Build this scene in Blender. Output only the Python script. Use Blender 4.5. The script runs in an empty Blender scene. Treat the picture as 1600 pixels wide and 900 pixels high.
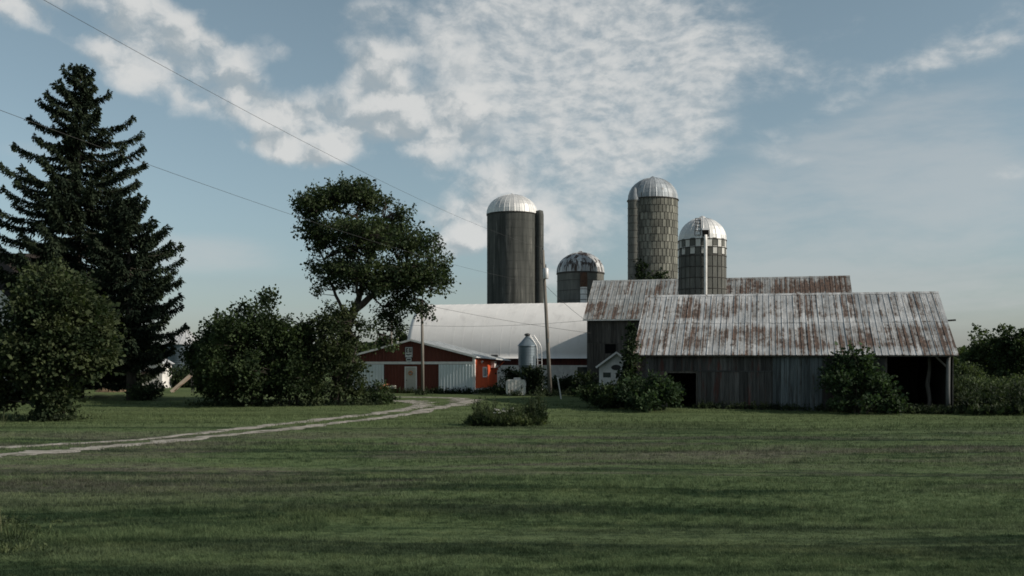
import bpy, math, random
import numpy as np
from mathutils import Vector, Matrix

random.seed(7)
rng = np.random.default_rng(7)
R = math.radians
scene = bpy.context.scene
COL = scene.collection

# ------------------------------------------------------------------ camera
cam_d = bpy.data.cameras.new('camera')
cam = bpy.data.objects.new('camera', cam_d)
COL.objects.link(cam)
cam.location = (0, 0, 2.5)
cam.rotation_euler = (R(90), 0, 0)
cam_d.sensor_width = 36.0
cam_d.lens = 35.0
cam_d.shift_y = 116 / 1600
cam_d.clip_start = 0.1
cam_d.clip_end = 9000
scene.camera = cam

# ------------------------------------------------------------------ world, sun, exposure
SUN_EL, SUN_AZ = R(30), R(-16)          # azimuth measured from +X towards +Y
sun_dir = Vector((math.cos(SUN_EL) * math.cos(SUN_AZ), math.cos(SUN_EL) * math.sin(SUN_AZ), math.sin(SUN_EL)))
sun_d = bpy.data.lights.new('sun', 'SUN')
sun_d.energy = 4.0
sun_d.angle = R(0.8)
sun_d.color = (1.0, 0.90, 0.78)
sun = bpy.data.objects.new('sun', sun_d)
COL.objects.link(sun)
sun.rotation_euler = sun_dir.to_track_quat('Z', 'Y').to_euler()
sun.location = (60, -10, 60)

scene.view_settings.view_transform = 'Standard'
scene.view_settings.look = 'None'
scene.view_settings.exposure = 0.12
scene.view_settings.gamma = 1.0
scene.view_settings.use_curve_mapping = False
scene.cycles.use_denoising = True
scene.cycles.max_bounces = 5
scene.cycles.diffuse_bounces = 3
scene.cycles.transmission_bounces = 3
scene.cycles.filter_width = 1.7


class NT:
    """small helper round a node tree"""
    def __init__(s, tree):
        s.t = tree; s.n = tree.nodes; s.l = tree.links

    def node(s, typ, **kw):
        nd = s.n.new(typ)
        for k, v in kw.items():
            setattr(nd, k, v)
        return nd

    def put(s, sock, v):
        if hasattr(v, 'is_linked') or hasattr(v, 'links'):
            s.l.new(v, sock)
        else:
            sock.default_value = v

    def math(s, op, a, b=0.0, c=None, clamp=False):
        nd = s.node('ShaderNodeMath', operation=op, use_clamp=clamp)
        s.put(nd.inputs[0], a); s.put(nd.inputs[1], b)
        if c is not None: s.put(nd.inputs[2], c)
        return nd.outputs[0]

    def vmath(s, op, a, b=None, scale=None):
        nd = s.node('ShaderNodeVectorMath', operation=op)
        s.put(nd.inputs[0], a)
        if b is not None: s.put(nd.inputs[1], b)
        if scale is not None: s.put(nd.inputs['Scale'], scale)
        return nd.outputs['Value'] if op in ('LENGTH', 'DOT_PRODUCT', 'DISTANCE') else nd.outputs[0]

    def mapping(s, v, loc=(0, 0, 0), rot=(0, 0, 0), scale=(1, 1, 1), typ='POINT'):
        nd = s.node('ShaderNodeMapping', vector_type=typ)
        s.l.new(v, nd.inputs[0])
        nd.inputs['Location'].default_value = loc
        nd.inputs['Rotation'].default_value = rot
        nd.inputs['Scale'].default_value = scale
        return nd.outputs[0]

    def noise(s, v, scale, detail=4.0, rough=0.5, dist=0.0, out='Fac'):
        nd = s.node('ShaderNodeTexNoise')
        s.l.new(v, nd.inputs['Vector'])
        nd.inputs['Scale'].default_value = scale
        nd.inputs['Detail'].default_value = detail
        nd.inputs['Roughness'].default_value = rough
        nd.inputs['Distortion'].default_value = dist
        return nd.outputs[out]

    def rng(s, v, a, b, c=0.0, d=1.0, smooth=True):
        nd = s.node('ShaderNodeMapRange', interpolation_type='SMOOTHSTEP' if smooth else 'LINEAR')
        s.put(nd.inputs[0], v)
        for i, x in enumerate((a, b, c, d)): s.put(nd.inputs[i + 1], x)
        return nd.outputs[0]

    def mix(s, f, a, b, blend='MIX'):
        nd = s.node('ShaderNodeMix', data_type='RGBA', blend_type=blend)
        s.put(nd.inputs[0], f)
        s.put(nd.inputs[6], a if not isinstance(a, tuple) else (*a[:3], 1))
        s.put(nd.inputs[7], b if not isinstance(b, tuple) else (*b[:3], 1))
        return nd.outputs[2]

    def sep(s, v):
        nd = s.node('ShaderNodeSeparateXYZ'); s.l.new(v, nd.inputs[0]); return nd.outputs

    def comb(s, x, y, z):
        nd = s.node('ShaderNodeCombineXYZ')
        for i, q in enumerate((x, y, z)): s.put(nd.inputs[i], q)
        return nd.outputs[0]


def build_world():
    w = bpy.data.worlds.new('World')
    scene.world = w
    w.use_nodes = True
    t = NT(w.node_tree)
    t.n.clear()
    out = t.node('ShaderNodeOutputWorld')
    bg = t.node('ShaderNodeBackground')
    STR = 0.085
    bg.inputs['Strength'].default_value = STR
    t.l.new(bg.outputs[0], out.inputs[0])
    sky = t.node('ShaderNodeTexSky', sky_type='NISHITA')
    sky.sun_disc = False
    sky.sun_elevation = SUN_EL
    sky.sun_rotation = R(90) - SUN_AZ
    sky.altitude = 200
    sky.air_density = 1.0
    sky.dust_density = 1.3
    sky.ozone_density = 1.2
    hs = t.node('ShaderNodeHueSaturation')
    hs.inputs['Saturation'].default_value = 0.62
    hs.inputs['Hue'].default_value = 0.475
    hs.inputs['Value'].default_value = 0.93
    t.l.new(sky.outputs[0], hs.inputs['Color'])
    skyc = t.mix(1.0, hs.outputs[0], (0.97, 1.07, 1.12), 'MULTIPLY')
    d = t.node('ShaderNodeTexCoord').outputs['Generated']
    d = t.vmath('NORMALIZE', d)

    def blob(px, py, rx, ry, ang=0.0, strength=1.0):
        v = Vector(((px - 800) / 1556, 1.0, (566 - py) / 1556)).normalized()
        right = v.cross(Vector((0, 0, 1))).normalized()
        up = right.cross(v).normalized()
        a = R(ang)
        r2 = right * math.cos(a) + up * math.sin(a)
        u2 = -right * math.sin(a) + up * math.cos(a)
        m = Matrix((r2, v, u2)).transposed()
        mp = t.mapping(d, tuple(v), tuple(m.to_euler()), (rx / 1556, 3.0, ry / 1556), 'TEXTURE')
        return t.math('MULTIPLY', t.rng(t.vmath('LENGTH', mp), 1.0, 0.15), strength)

    def total(lst):
        s = blob(*lst[0])
        for b in lst[1:]:
            s = t.math('ADD', s, blob(*b))
        return t.math('MINIMUM', s, 1.0)

    warp = t.vmath('SCALE', t.vmath('SUBTRACT', t.noise(d, 7.0, 3, 0.5, out='Color'), (0.5, 0.5, 0.5)), scale=0.035)
    dw = t.vmath('ADD', d, warp)
    # heaped cumulus
    cum = total([(60, -10, 200, 70, -14, 1.0), (140, 20, 200, 100, -18, 1.0), (250, 75, 180, 100, -22, 1.0), (340, 125, 120, 70, -25, .95), (530, 190, 160, 90, 8, 1.0),
                 (592, 118, 70, 60, 15, .95), (670, 185, 130, 80, 0, .85), (740, 250, 130, 60, 0, .7), (430, 195, 90, 60, 0, .75), (470, 235, 110, 36, 4, .8), (590, 40, 110, 60, 0, .36), (740, 345, 150, 75, 10, .8),
                 (700, 60, 110, 80, 0, .5), (860, 410, 140, 85, 15, .85), (850, 310, 170, 80, 0, .6), (740, 130, 110, 120, 0, .55), (410, 70, 80, 40, 0, .5), (560, 85, 110, 50, 0, .45), (290, 160, 70, 26, 10, .35)])
    # outside the frame the same broken cumulus goes on
    far = t.math('MULTIPLY', t.rng(t.vmath('DOT_PRODUCT', d, (0, 0.96, 0.26)), 0.86, 0.74),
                 t.rng(t.noise(d, 2.2, 2), 0.48, 0.66, 0, 0.9))
    cum = t.math('MINIMUM', t.math('ADD', cum, far), 1.0)
    wf = t.vmath('SCALE', t.vmath('SUBTRACT', t.noise(d, 38.0, 4, 0.6, out='Color'), (0.5, 0.5, 0.5)), scale=0.022)
    cs = t.mapping(t.vmath('ADD', dw, wf), scale=(1, 1, 1.35))
    def billow(v):
        a = t.noise(v, 11.0, 9, 0.62)
        vo = []
        for sc in (17.0, 37.0):
            nd = t.node('ShaderNodeTexVoronoi', feature='F1')
            t.l.new(v, nd.inputs['Vector']); nd.inputs['Scale'].default_value = sc
            vo.append(t.math('SUBTRACT', 1.0, nd.outputs['Distance']))
        q = t.math('ADD', t.math('MULTIPLY', vo[0], 0.42), t.math('MULTIPLY', vo[1], 0.20))
        return t.math('ADD', t.math('MULTIPLY', a, 0.80), t.math('SUBTRACT', t.math('MULTIPLY', q, 0.8), 0.14))
    n1 = billow(cs)
    n1b = billow(t.vmath('ADD', cs, (0.010, 0.0, 0.018)))
    dens = t.math('ADD', t.math('MULTIPLY', cum, 1.18), t.math('MULTIPLY', t.math('SUBTRACT', n1, 0.5), 3.0))
    dens = t.rng(dens, 0.24, 1.42)
    dens = t.math('MULTIPLY', dens, t.rng(cum, 0.0, 0.30))
    lit = t.rng(t.math('SUBTRACT', n1, n1b), -0.13, 0.08)
    # rippled altocumulus sheet
    alt = total([(930, 40, 350, 150, 4, 1.0), (720, 40, 160, 80, 10, .55), (870, 170, 300, 140, -5, 1.0), (1010, 225, 170, 80, 0, .85), (1090, 130, 150, 120, 0, .6), (900, 330, 170, 120, 20, .75), (850, 420, 130, 70, 10, .5),
                 (1190, 88, 160, 50, -3, .55), (1560, 48, 220, 56, 12, .50), (1480, 92, 150, 30, 8, .36), (1290, 126, 140, 36, 4, .5),
                 (1310, 165, 80, 28, 15, .48), (1215, 215, 95, 34, 5, .48), (1225, 250, 90, 26, 5, .46), (1590, 268, 70, 24, 0, .55), (1330, 40, 60, 26, 0, .38), (1420, 140, 80, 24, 5, .38)])
    ap = t.mapping(dw, rot=(0, R(-7), 0), scale=(1, 1, 1.8))
    n2 = t.noise(ap, 34.0, 9, 0.60)
    n2b = t.noise(t.vmath('ADD', ap, (0.005, 0.0, 0.010)), 34.0, 6, 0.58)
    dens2 = t.math('ADD', t.math('MULTIPLY', alt, 1.15), t.math('MULTIPLY', t.math('SUBTRACT', n2, 0.5), 2.1))
    dens2 = t.math('MULTIPLY', t.rng(dens2, 0.14, 1.65), t.rng(alt, 0.0, 0.75, 0, 0.92))
    lit2 = t.rng(t.math('SUBTRACT', n2, n2b), -0.22, 0.16)
    # thin veil near the horizon and faint streaks
    vp = t.mapping(dw, rot=(0, R(18), 0), scale=(1, 1, 4.0))
    n3 = t.noise(vp, 6.0, 6, 0.6)
    veil = total([(300, 395, 280, 60, 0, .9), (60, 235, 130, 30, 0, .6), (1530, 462, 160, 26, 4, 1.0), (1250, 300, 500, 120, 22, .6), (1180, 460, 300, 70, 0, .5), (1480, 400, 380, 260, 0, .8), (1300, 250, 600, 260, 10, .5), (60, 470, 300, 60, 0, .5)])
    dens3 = t.math('MULTIPLY', t.rng(t.math('MULTIPLY', n3, veil), 0.18, 0.62), 0.46)
    k = 1 / STR
    bright = (0.62 * k, 0.625 * k, 0.615 * k); dark = (0.345 * k, 0.39 * k, 0.415 * k)
    c1 = t.mix(lit, dark, bright)
    c2 = t.mix(t.rng(lit2, 0, 1, 0.50, 0.95), dark, bright)
    col = t.mix(dens3, skyc, (0.50 * k, 0.51 * k, 0.51 * k))
    col = t.mix(dens2, col, c2)
    col = t.mix(t.math('MULTIPLY', dens, 0.93), col, c1)
    t.l.new(col, bg.inputs['Color'])
    w.cycles.sampling_method = 'MANUAL'
    w.cycles.sample_map_resolution = 512


build_world()

# ------------------------------------------------------------------ terrain function
def ss(a, b, x):
    q = np.clip((np.asarray(x, float) - a) / (b - a), 0, 1)
    return q * q * (3 - 2 * q)


def gz(x, y):
    x = np.asarray(x, float); y = np.asarray(y, float)
    z = -0.95 + 0.95 * ss(30, 95, y)
    z = z + 1.55 * ss(15, 4.5, y)                                   # road bank under the camera
    und = 0.035 * np.sin(x * 0.31 + 1.0) * np.sin(y * 0.27) + 0.03 * np.sin(x * 0.13 - y * 0.19)
    und = und - 0.16 * np.exp(-((y - 22 - 0.05 * x) / 2.2) ** 2)     # shallow ditch
    return z + und * ss(80, 55, y)


def g(x, y):
    return float(gz(x, y))


# ------------------------------------------------------------------ object helpers
def link(o, parent=None):
    COL.objects.link(o)
    if parent is not None: o.parent = parent
    return o


def tag(o, label=None, cat=None, group=None, kind=None):
    if label: o['label'] = label
    if cat: o['category'] = cat
    if group: o['group'] = group
    if kind: o['kind'] = kind
    return o


def empty(name, loc, rz=0.0, label=None, cat=None, group=None):
    o = bpy.data.objects.new(name, None)
    o.empty_display_size = 0.3
    link(o); o.location = loc; o.rotation_euler = (0, 0, rz)
    return tag(o, label, cat, group)


def np_mesh(name, V, F, mat, smooth=False):
    """V (n,3) array, F (m,k) array of equal-sized faces"""
    V = np.ascontiguousarray(V, dtype=np.float32); F = np.ascontiguousarray(F, dtype=np.int32)
    me = bpy.data.meshes.new(name)
    k = F.shape[1]
    me.vertices.add(len(V)); me.vertices.foreach_set('co', V.ravel())
    me.loops.add(F.size); me.loops.foreach_set('vertex_index', F.ravel())
    me.polygons.add(len(F))
    me.polygons.foreach_set('loop_start', np.arange(0, F.size, k, dtype=np.int32))
    if smooth: me.polygons.foreach_set('use_smooth', np.ones(len(F), dtype=bool))
    me.update(calc_edges=True)
    me.materials.append(mat)
    return me


def mobj(name, me, parent=None, loc=(0, 0, 0), rot=(0, 0, 0), scale=(1, 1, 1)):
    o = bpy.data.objects.new(name, me)
    link(o, parent); o.location = loc; o.rotation_euler = rot; o.scale = scale
    return o


class MB:
    def __init__(s): s.v = []; s.f = []

    def add(s, vs, fs):
        b = len(s.v); s.v.extend(tuple(v) for v in vs); s.f.extend(tuple(i + b for i in f) for f in fs); return s

    def box(s, x0, x1, y0, y1, z0, z1):
        return s.add([(x0, y0, z0), (x1, y0, z0), (x1, y1, z0), (x0, y1, z0), (x0, y0, z1), (x1, y0, z1), (x1, y1, z1), (x0, y1, z1)],
                     [(3, 2, 1, 0), (4, 5, 6, 7), (0, 1, 5, 4), (1, 2, 6, 5), (2, 3, 7, 6), (3, 0, 4, 7)])

    def bar(s, p, q, w, h, up=(0, 0, 1)):
        p, q = Vector(p), Vector(q); d = (q - p).normalized()
        u = Vector(up)
        if abs(d.dot(u)) > 0.98: u = Vector((0, 1, 0))
        a = d.cross(u).normalized() * w / 2; b = a.cross(d).normalized() * h / 2
        vs = [p - a - b, p + a - b, p + a + b, p - a + b, q - a - b, q + a - b, q + a + b, q - a + b]
        return s.add(vs, [(3, 2, 1, 0), (4, 5, 6, 7), (0, 1, 5, 4), (1, 2, 6, 5), (2, 3, 7, 6), (3, 0, 4, 7)])

    def prism(s, poly, axis, a, b):
        """poly: 2-D points, extruded along axis ('x': poly=(y,z); 'y': poly=(x,z); 'z': poly=(x,y))"""
        n = len(poly)
        def P(p, t):
            return {'x': (t, p[0], p[1]), 'y': (p[0], t, p[1]), 'z': (p[0], p[1], t)}[axis]
        vs = [P(p, a) for p in poly] + [P(p, b) for p in poly]
        fs = [tuple(range(n))[::-1], tuple(range(n, 2 * n))] + [(i, (i + 1) % n, n + (i + 1) % n, n + i) for i in range(n)]
        return s.add(vs, fs)

    def tube(s, pts, rad, n=6, cap=True):
        pts = [Vector(p) for p in pts]
        if not hasattr(rad, '__len__'): rad = [rad] * len(pts)
        base = len(s.v)
        for i, p in enumerate(pts):
            d = (pts[min(i + 1, len(pts) - 1)] - pts[max(i - 1, 0)]).normalized()
            u = Vector((0, 0, 1)) if abs(d.z) < 0.9 else Vector((1, 0, 0))
            a = d.cross(u).normalized(); b = a.cross(d).normalized()
            for k in range(n):
                t = 2 * math.pi * k / n
                s.v.append(tuple(p + (a * math.cos(t) + b * math.sin(t)) * rad[i]))
        for i in range(len(pts) - 1):
            for k in range(n):
                s.f.append((base + i * n + k, base + i * n + (k + 1) % n, base + (i + 1) * n + (k + 1) % n, base + (i + 1) * n + k))
        if cap:
            s.f.append(tuple(base + k for k in range(n))[::-1])
            s.f.append(tuple(base + (len(pts) - 1) * n + k for k in range(n)))
        return s

    def lathe(s, prof, n=32, a0=0.0, a1=2 * math.pi, c=(0, 0)):
        """prof: list of (r, z)"""
        full = abs(a1 - a0 - 2 * math.pi) < 1e-6
        m = n if full else n + 1
        base = len(s.v)
        for r, z in prof:
            for k in range(m):
                t = a0 + (a1 - a0) * k / n
                s.v.append((c[0] + r * math.cos(t), c[1] + r * math.sin(t), z))
        for i in range(len(prof) - 1):
            for k in range(n):
                k2 = (k + 1) % m
                s.f.append((base + i * m + k, base + i * m + k2, base + (i + 1) * m + k2, base + (i + 1) * m + k))
        return s

    def mesh(s, name, mat, smooth=False):
        me = bpy.data.meshes.new(name)
        me.from_pydata(s.v, [], s.f); me.materials.append(mat)
        if smooth: me.polygons.foreach_set('use_smooth', np.ones(len(me.polygons), dtype=bool))
        me.update()
        return me

    def build(s, name, mat, parent=None, loc=(0, 0, 0), rot=(0, 0, 0), smooth=False):
        return mobj(name, s.mesh(name, mat, smooth), parent, loc, rot)


# ------------------------------------------------------------------ materials
def new_mat(name):
    m = bpy.data.materials.new(name); m.use_nodes = True
    t = NT(m.node_tree)
    b = t.n['Principled BSDF']
    return m, t, b


def M(name, c1, c2=None, scale=1.0, stretch=(1, 1, 1), rot=0.0, rough=0.85, metal=0.0, bump=0.0, bscale=None,
      objrand=0.0, island=0.0, spec=0.3, detail=5, contrast=(0.3, 0.7), c3=None, scale3=None, stretch3=None, thr3=(0.55, 0.7)):
    m, t, b = new_mat(name)
    pos = t.node('ShaderNodeNewGeometry').outputs['Position']
    if rot:
        vr = t.node('ShaderNodeVectorRotate', rotation_type='Z_AXIS'); t.l.new(pos, vr.inputs['Vector'])
        vr.inputs['Angle'].default_value = rot; pos = vr.outputs[0]
    c2 = c2 or tuple(x * 1.25 for x in c1)
    n = t.noise(t.mapping(pos, scale=stretch), scale, detail, 0.6)
    col = t.mix(t.rng(n, contrast[0], contrast[1]), c1, c2)
    if c3:
        n3 = t.noise(t.mapping(pos, scale=stretch3 or stretch), scale3 or scale * 0.3, 6, 0.65)
        col = t.mix(t.rng(n3, thr3[0], thr3[1]), col, c3)
    if objrand:
        r = t.node('ShaderNodeObjectInfo').outputs['Random']
        col = t.mix(1.0, col, t.comb(*[t.rng(r, 0, 1, 1 - objrand, 1 + objrand, False)] * 3), 'MULTIPLY')
    if island:
        r = t.node('ShaderNodeNewGeometry').outputs['Random Per Island']
        col = t.mix(1.0, col, t.comb(*[t.rng(r, 0, 1, 1 - island, 1 + island, False)] * 3), 'MULTIPLY')
    t.l.new(col, b.inputs['Base Color'])
    b.inputs['Roughness'].default_value = rough
    b.inputs['Metallic'].default_value = metal
    b.inputs['Specular IOR Level'].default_value = spec
    if bump:
        bn = t.node('ShaderNodeBump'); bn.inputs['Strength'].default_value = bump; bn.inputs['Distance'].default_value = 0.02
        t.l.new(t.noise(t.mapping(pos, scale=stretch), bscale or scale * 4, 4, 0.6), bn.inputs['Height'])
        t.l.new(bn.outputs[0], b.inputs['Normal'])
    return m


def leaf_mat(name, c1, c2, trans=0.3, scale=0.6, rough=0.6):
    m, t, b = new_mat(name)
    geo = t.node('ShaderNodeNewGeometry')
    n = t.noise(geo.outputs['Position'], scale * 1.6, 3, 0.6)
    col = t.mix(t.rng(n, 0.40, 0.62), tuple(q * .9 for q in c1), tuple(q * 1.15 for q in c2))
    r = geo.outputs['Random Per Island']
    col = t.mix(1.0, col, t.comb(*[t.rng(r, 0, 1, 0.72, 1.28, False)] * 3), 'MULTIPLY')
    t.l.new(col, b.inputs['Base Color'])
    b.inputs['Roughness'].default_value = rough
    b.inputs['Specular IOR Level'].default_value = 0.10
    tr = t.node('ShaderNodeBsdfTranslucent')
    t.l.new(t.mix(1.0, col, (1.1, 1.25, 0.6), 'MULTIPLY'), tr.inputs['Color'])
    mx = t.node('ShaderNodeMixShader'); mx.inputs[0].default_value = trans
    t.l.new(b.outputs[0], mx.inputs[1]); t.l.new(tr.outputs[0], mx.inputs[2])
    t.l.new(mx.outputs[0], t.n['Material Output'].inputs[0])
    return m


def lawn_color(t, pos):
    """mown lawn: swaths parallel to the road, yellower and thatch-brown patches"""
    wz = t.vmath('SCALE', t.vmath('SUBTRACT', t.noise(pos, 0.09, 2, 0.5, out='Color'), (0.5, 0.5, 0.5)), scale=2.6)
    p = t.vmath('ADD', pos, wz)
    sw = t.noise(t.mapping(p, scale=(0.045, 0.62, 0)), 1.0, 4, 0.62)
    pat = t.noise(t.mapping(p, scale=(0.16, 0.30, 0)), 1.0, 5, 0.65)
    fine = t.noise(t.mapping(pos, scale=(1.0, 1.5, 1)), 1.5, 7, 0.75)
    col = t.mix(t.rng(sw, 0.42, 0.55), (0.022, 0.043, 0.019), (0.098, 0.140, 0.064))
    col = t.mix(t.math('MULTIPLY', t.rng(pat, 0.50, 0.72), 0.65), col, (0.112, 0.148, 0.062))
    # dry thatch showing through, mostly some way out
    xyz = t.sep(pos)
    band = t.math('MULTIPLY', t.rng(xyz[1], 22.0, 31.0), t.rng(xyz[1], 52.0, 40.0))
    th = t.noise(t.mapping(p, loc=(3.1, 7.7, 0), scale=(0.055, 0.26, 0)), 1.0, 5, 0.7)
    f = t.math('MULTIPLY', t.rng(th, 0.44, 0.62), t.math('ADD', t.math('MULTIPLY', band, 0.75), 0.12))
    f = t.math('MULTIPLY', f, t.rng(fine, 0.30, 0.62, 0.35, 1.0))
    col = t.mix(f, col, (0.150, 0.134, 0.112))
    col = t.mix(t.rng(fine, 0.48, 0.64, 0.0, 0.72), col, (0.018, 0.036, 0.015))
    col = t.mix(t.rng(fine, 0.48, 0.32, 0.0, 0.55), col, (0.145, 0.175, 0.082))
    near = t.math('MULTIPLY', t.rng(xyz[1], 44.0, 56.0), 0.45)
    col = t.mix(near, col, (0.118, 0.150, 0.062))
    return col


def lawn_mats():
    m, t, b = new_mat('lawn_soil')
    pos = t.node('ShaderNodeNewGeometry').outputs['Position']
    col = t.mix(1.0, lawn_color(t, pos), (0.88, 0.88, 0.88), 'MULTIPLY')
    t.l.new(col, b.inputs['Base Color']); b.inputs['Roughness'].default_value = 1.0; b.inputs['Specular IOR Level'].default_value = 0.05
    bn = t.node('ShaderNodeBump'); bn.inputs['Strength'].default_value = 0.9; bn.inputs['Distance'].default_value = 0.08
    t.l.new(t.noise(pos, 5.0, 6, 0.7), bn.inputs['Height']); t.l.new(bn.outputs[0], b.inputs['Normal'])
    m2, t, b = new_mat('lawn_blades')
    geo = t.node('ShaderNodeNewGeometry')
    col = lawn_color(t, geo.outputs['Position'])
    col = t.mix(1.0, col, t.comb(*[t.rng(geo.outputs['Random Per Island'], 0, 1, 0.6, 1.45, False)] * 3), 'MULTIPLY')
    t.l.new(col, b.inputs['Base Color']); b.inputs['Roughness'].default_value = 0.7; b.inputs['Specular IOR Level'].default_value = 0.15
    tr = t.node('ShaderNodeBsdfTranslucent'); t.l.new(col, tr.inputs['Color'])
    mx = t.node('ShaderNodeMixShader'); mx.inputs[0].default_value = 0.3
    t.l.new(b.outputs[0], mx.inputs[1]); t.l.new(tr.outputs[0], mx.inputs[2]); t.l.new(mx.outputs[0], t.n['Material Output'].inputs[0])
    return m, m2


def rust_roof(name, ang, z_lap, z_top, z_bot, amount=0.5, pale=(0.47, 0.475, 0.47), zinc=(0.26, 0.275, 0.28), grad=None):
    """weathered painted tin: rust streaks run down the slope, collecting above the eave and above the lap"""
    m, t, b = new_mat(name)
    pos = t.node('ShaderNodeNewGeometry').outputs['Position']
    vr = t.node('ShaderNodeVectorRotate', rotation_type='Z_AXIS'); t.l.new(pos, vr.inputs['Vector']); vr.inputs['Angle'].default_value = ang
    p = vr.outputs[0]
    xyz = t.sep(p); z = xyz[2]
    streak = t.noise(t.mapping(p, scale=(3.4, 0.0, 0.24)), 1.0, 6, 0.66)
    patch = t.noise(t.mapping(p, scale=(0.42, 0.0, 0.75)), 1.0, 5, 0.62)
    speck = t.noise(t.mapping(p, scale=(4.5, 2, 3.0)), 1.0, 6, 0.7)
    rnd = t.node('ShaderNodeObjectInfo').outputs['Random']
    lower = t.math('MULTIPLY', t.rng(z, z_bot + 0.05, z_bot + 0.5, 0.35, 1.0), t.rng(z, z_lap + 0.05, z_lap - 0.55))
    upper = t.math('MULTIPLY', t.rng(z, z_lap + 0.15, z_lap + 0.55), t.rng(z, z_top, z_top - 0.9, 0.25, 0.85))
    band = t.math('MAXIMUM', lower, upper)
    f = t.math('ADD', t.math('MULTIPLY', t.math('SUBTRACT', streak, 0.5), 2.3), t.math('MULTIPLY', t.math('SUBTRACT', patch, 0.5), 1.4))
    f = t.math('ADD', f, t.math('MULTIPLY', t.math('SUBTRACT', speck, 0.5), 1.3))
    f = t.math('ADD', f, t.math('MULTIPLY', band, 0.42))
    f = t.math('ADD', f, t.math('MULTIPLY', t.math('SUBTRACT', rnd, 0.5), 0.26))
    f = t.math('ADD', f, amount - 0.60)
    oc = t.sep(t.node('ShaderNodeTexCoord').outputs['Object'])
    rib = t.math('MAXIMUM', t.rng(t.math('ABSOLUTE', t.math('SUBTRACT', oc[0], 0.075)), 0.09, 0.0), t.rng(t.math('ABSOLUTE', t.math('SUBTRACT', oc[0], 0.45)), 0.08, 0.0))
    f = t.math('ADD', f, t.math('MULTIPLY', rib, t.rng(patch, 0.35, 0.6, 0.06, 0.42)))
    f = t.math('ADD', f, t.math('MULTIPLY', t.rng(oc[1], 0.22, 0.0), 0.16))
    if grad:
        f = t.math('ADD', f, t.rng(xyz[0], grad[0], grad[1], 0.0, grad[2]))
    base = t.mix(t.rng(t.noise(t.mapping(p, scale=(1.3, 0.0, 0.8)), 1.0, 5, 0.65), 0.36, 0.66), pale, zinc)
    base = t.mix(t.rng(speck, 0.58, 0.74, 0, 0.5), base, (0.14, 0.14, 0.135))
    base = t.mix(1.0, base, t.comb(*[t.rng(rnd, 0, 1, 0.84, 1.12, False)] * 3), 'MULTIPLY')
    rust = t.mix(t.rng(speck, 0.35, 0.65), (0.112, 0.064, 0.043), (0.046, 0.034, 0.028))
    stain = t.mix(t.rng(f, -0.26, 0.12, 0, 0.66), base, (0.150, 0.140, 0.125))
    col = t.mix(t.rng(f, 0.06, 0.30, 0, 0.93), stain, rust)
    t.l.new(col, b.inputs['Base Color'])
    b.inputs['Metallic'].default_value = 0.0
    b.inputs['Specular IOR Level'].default_value = 0.35
    t.l.new(t.rng(f, 0.0, 0.3, 0.55, 0.95), b.inputs['Roughness'])
    bn = t.node('ShaderNodeBump'); bn.inputs['Strength'].default_value = 0.35; bn.inputs['Distance'].default_value = 0.02
    t.l.new(t.noise(t.mapping(p, scale=(6, 1, 1)), 1.5, 4, 0.6), bn.inputs['Height']); t.l.new(bn.outputs[0], b.inputs['Normal'])
    return m


A14 = R(14)
lawn_soil, lawn_blades = lawn_mats()
m_gravel = M('gravel', (0.19, 0.175, 0.15), (0.34, 0.32, 0.285), 3.0, rough=0.95, bump=0.6, bscale=30, c3=(0.075, 0.085, 0.050), scale3=1.1, thr3=(0.50, 0.64))
m_plank = M('weathered_plank', (0.036, 0.036, 0.035), (0.082, 0.080, 0.077), 1.0, (7, 7, 0.5), A14, 0.9, bump=0.5, objrand=0.42, c3=(0.075, 0.030, 0.024), scale3=1.0, stretch3=(2.0, 2.0, 0.35), thr3=(0.52, 0.68))
m_plank_blue = M('grey_blue_plank', (0.055, 0.064, 0.068), (0.120, 0.138, 0.144), 1.0, (7, 7, 0.45), A14, 0.9, bump=0.5, objrand=0.4, c3=(0.045, 0.035, 0.030), scale3=1.0, stretch3=(2.0, 2.0, 0.35), thr3=(0.50, 0.68))
m_plank_dark = M('dark_barn_plank', (0.050, 0.046, 0.040), (0.095, 0.088, 0.078), 1.0, (7, 7, 0.5), A14, 0.92, bump=0.5, objrand=0.4, c3=(0.13, 0.12, 0.105), scale3=1.0, stretch3=(3.0, 3.0, 0.4), thr3=(0.56, 0.74))
m_timber = M('old_timber', (0.06, 0.055, 0.048), (0.11, 0.10, 0.09), 2.0, (4, 4, 0.6), 0, 0.9, bump=0.4)
m_timber_pale = M('pale_timber', (0.085, 0.09, 0.09), (0.15, 0.155, 0.15), 2.0, (5, 5, 0.6), 0, 0.9, bump=0.4)
m_bark = M('bark', (0.035, 0.030, 0.025), (0.075, 0.065, 0.055), 3.0, (2, 2, 0.5), 0, 0.95, bump=0.8, bscale=8)
m_roof_front = rust_roof('rusted_tin_front', A14, 5.05, 7.15, 3.15, 0.26)
m_roof_back = rust_roof('rusted_tin_back', A14, 7.9, 9.7, 6.2, 0.23, pale=(0.34, 0.35, 0.345), zinc=(0.19, 0.205, 0.205), grad=(-5.0, 2.5, 0.36))
m_white_roof = M('white_roof_membrane', (0.68, 0.67, 0.645), (0.74, 0.73, 0.705), 0.5, (0.5, 1, 1), A14, 0.65, spec=0.3, c3=(0.58, 0.57, 0.55), scale3=0.6, stretch3=(1.6, 1, .5), thr3=(0.5, 0.75))
m_concrete_dark = M('dark_silo_concrete', (0.034, 0.037, 0.034), (0.080, 0.083, 0.076), 1.0, (2.2, 2.2, 0.16), 0, 0.95, bump=0.3, c3=(0.17, 0.168, 0.152), scale3=1.0, stretch3=(2.2, 2.2, 0.20), thr3=(0.55, 0.76))
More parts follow.
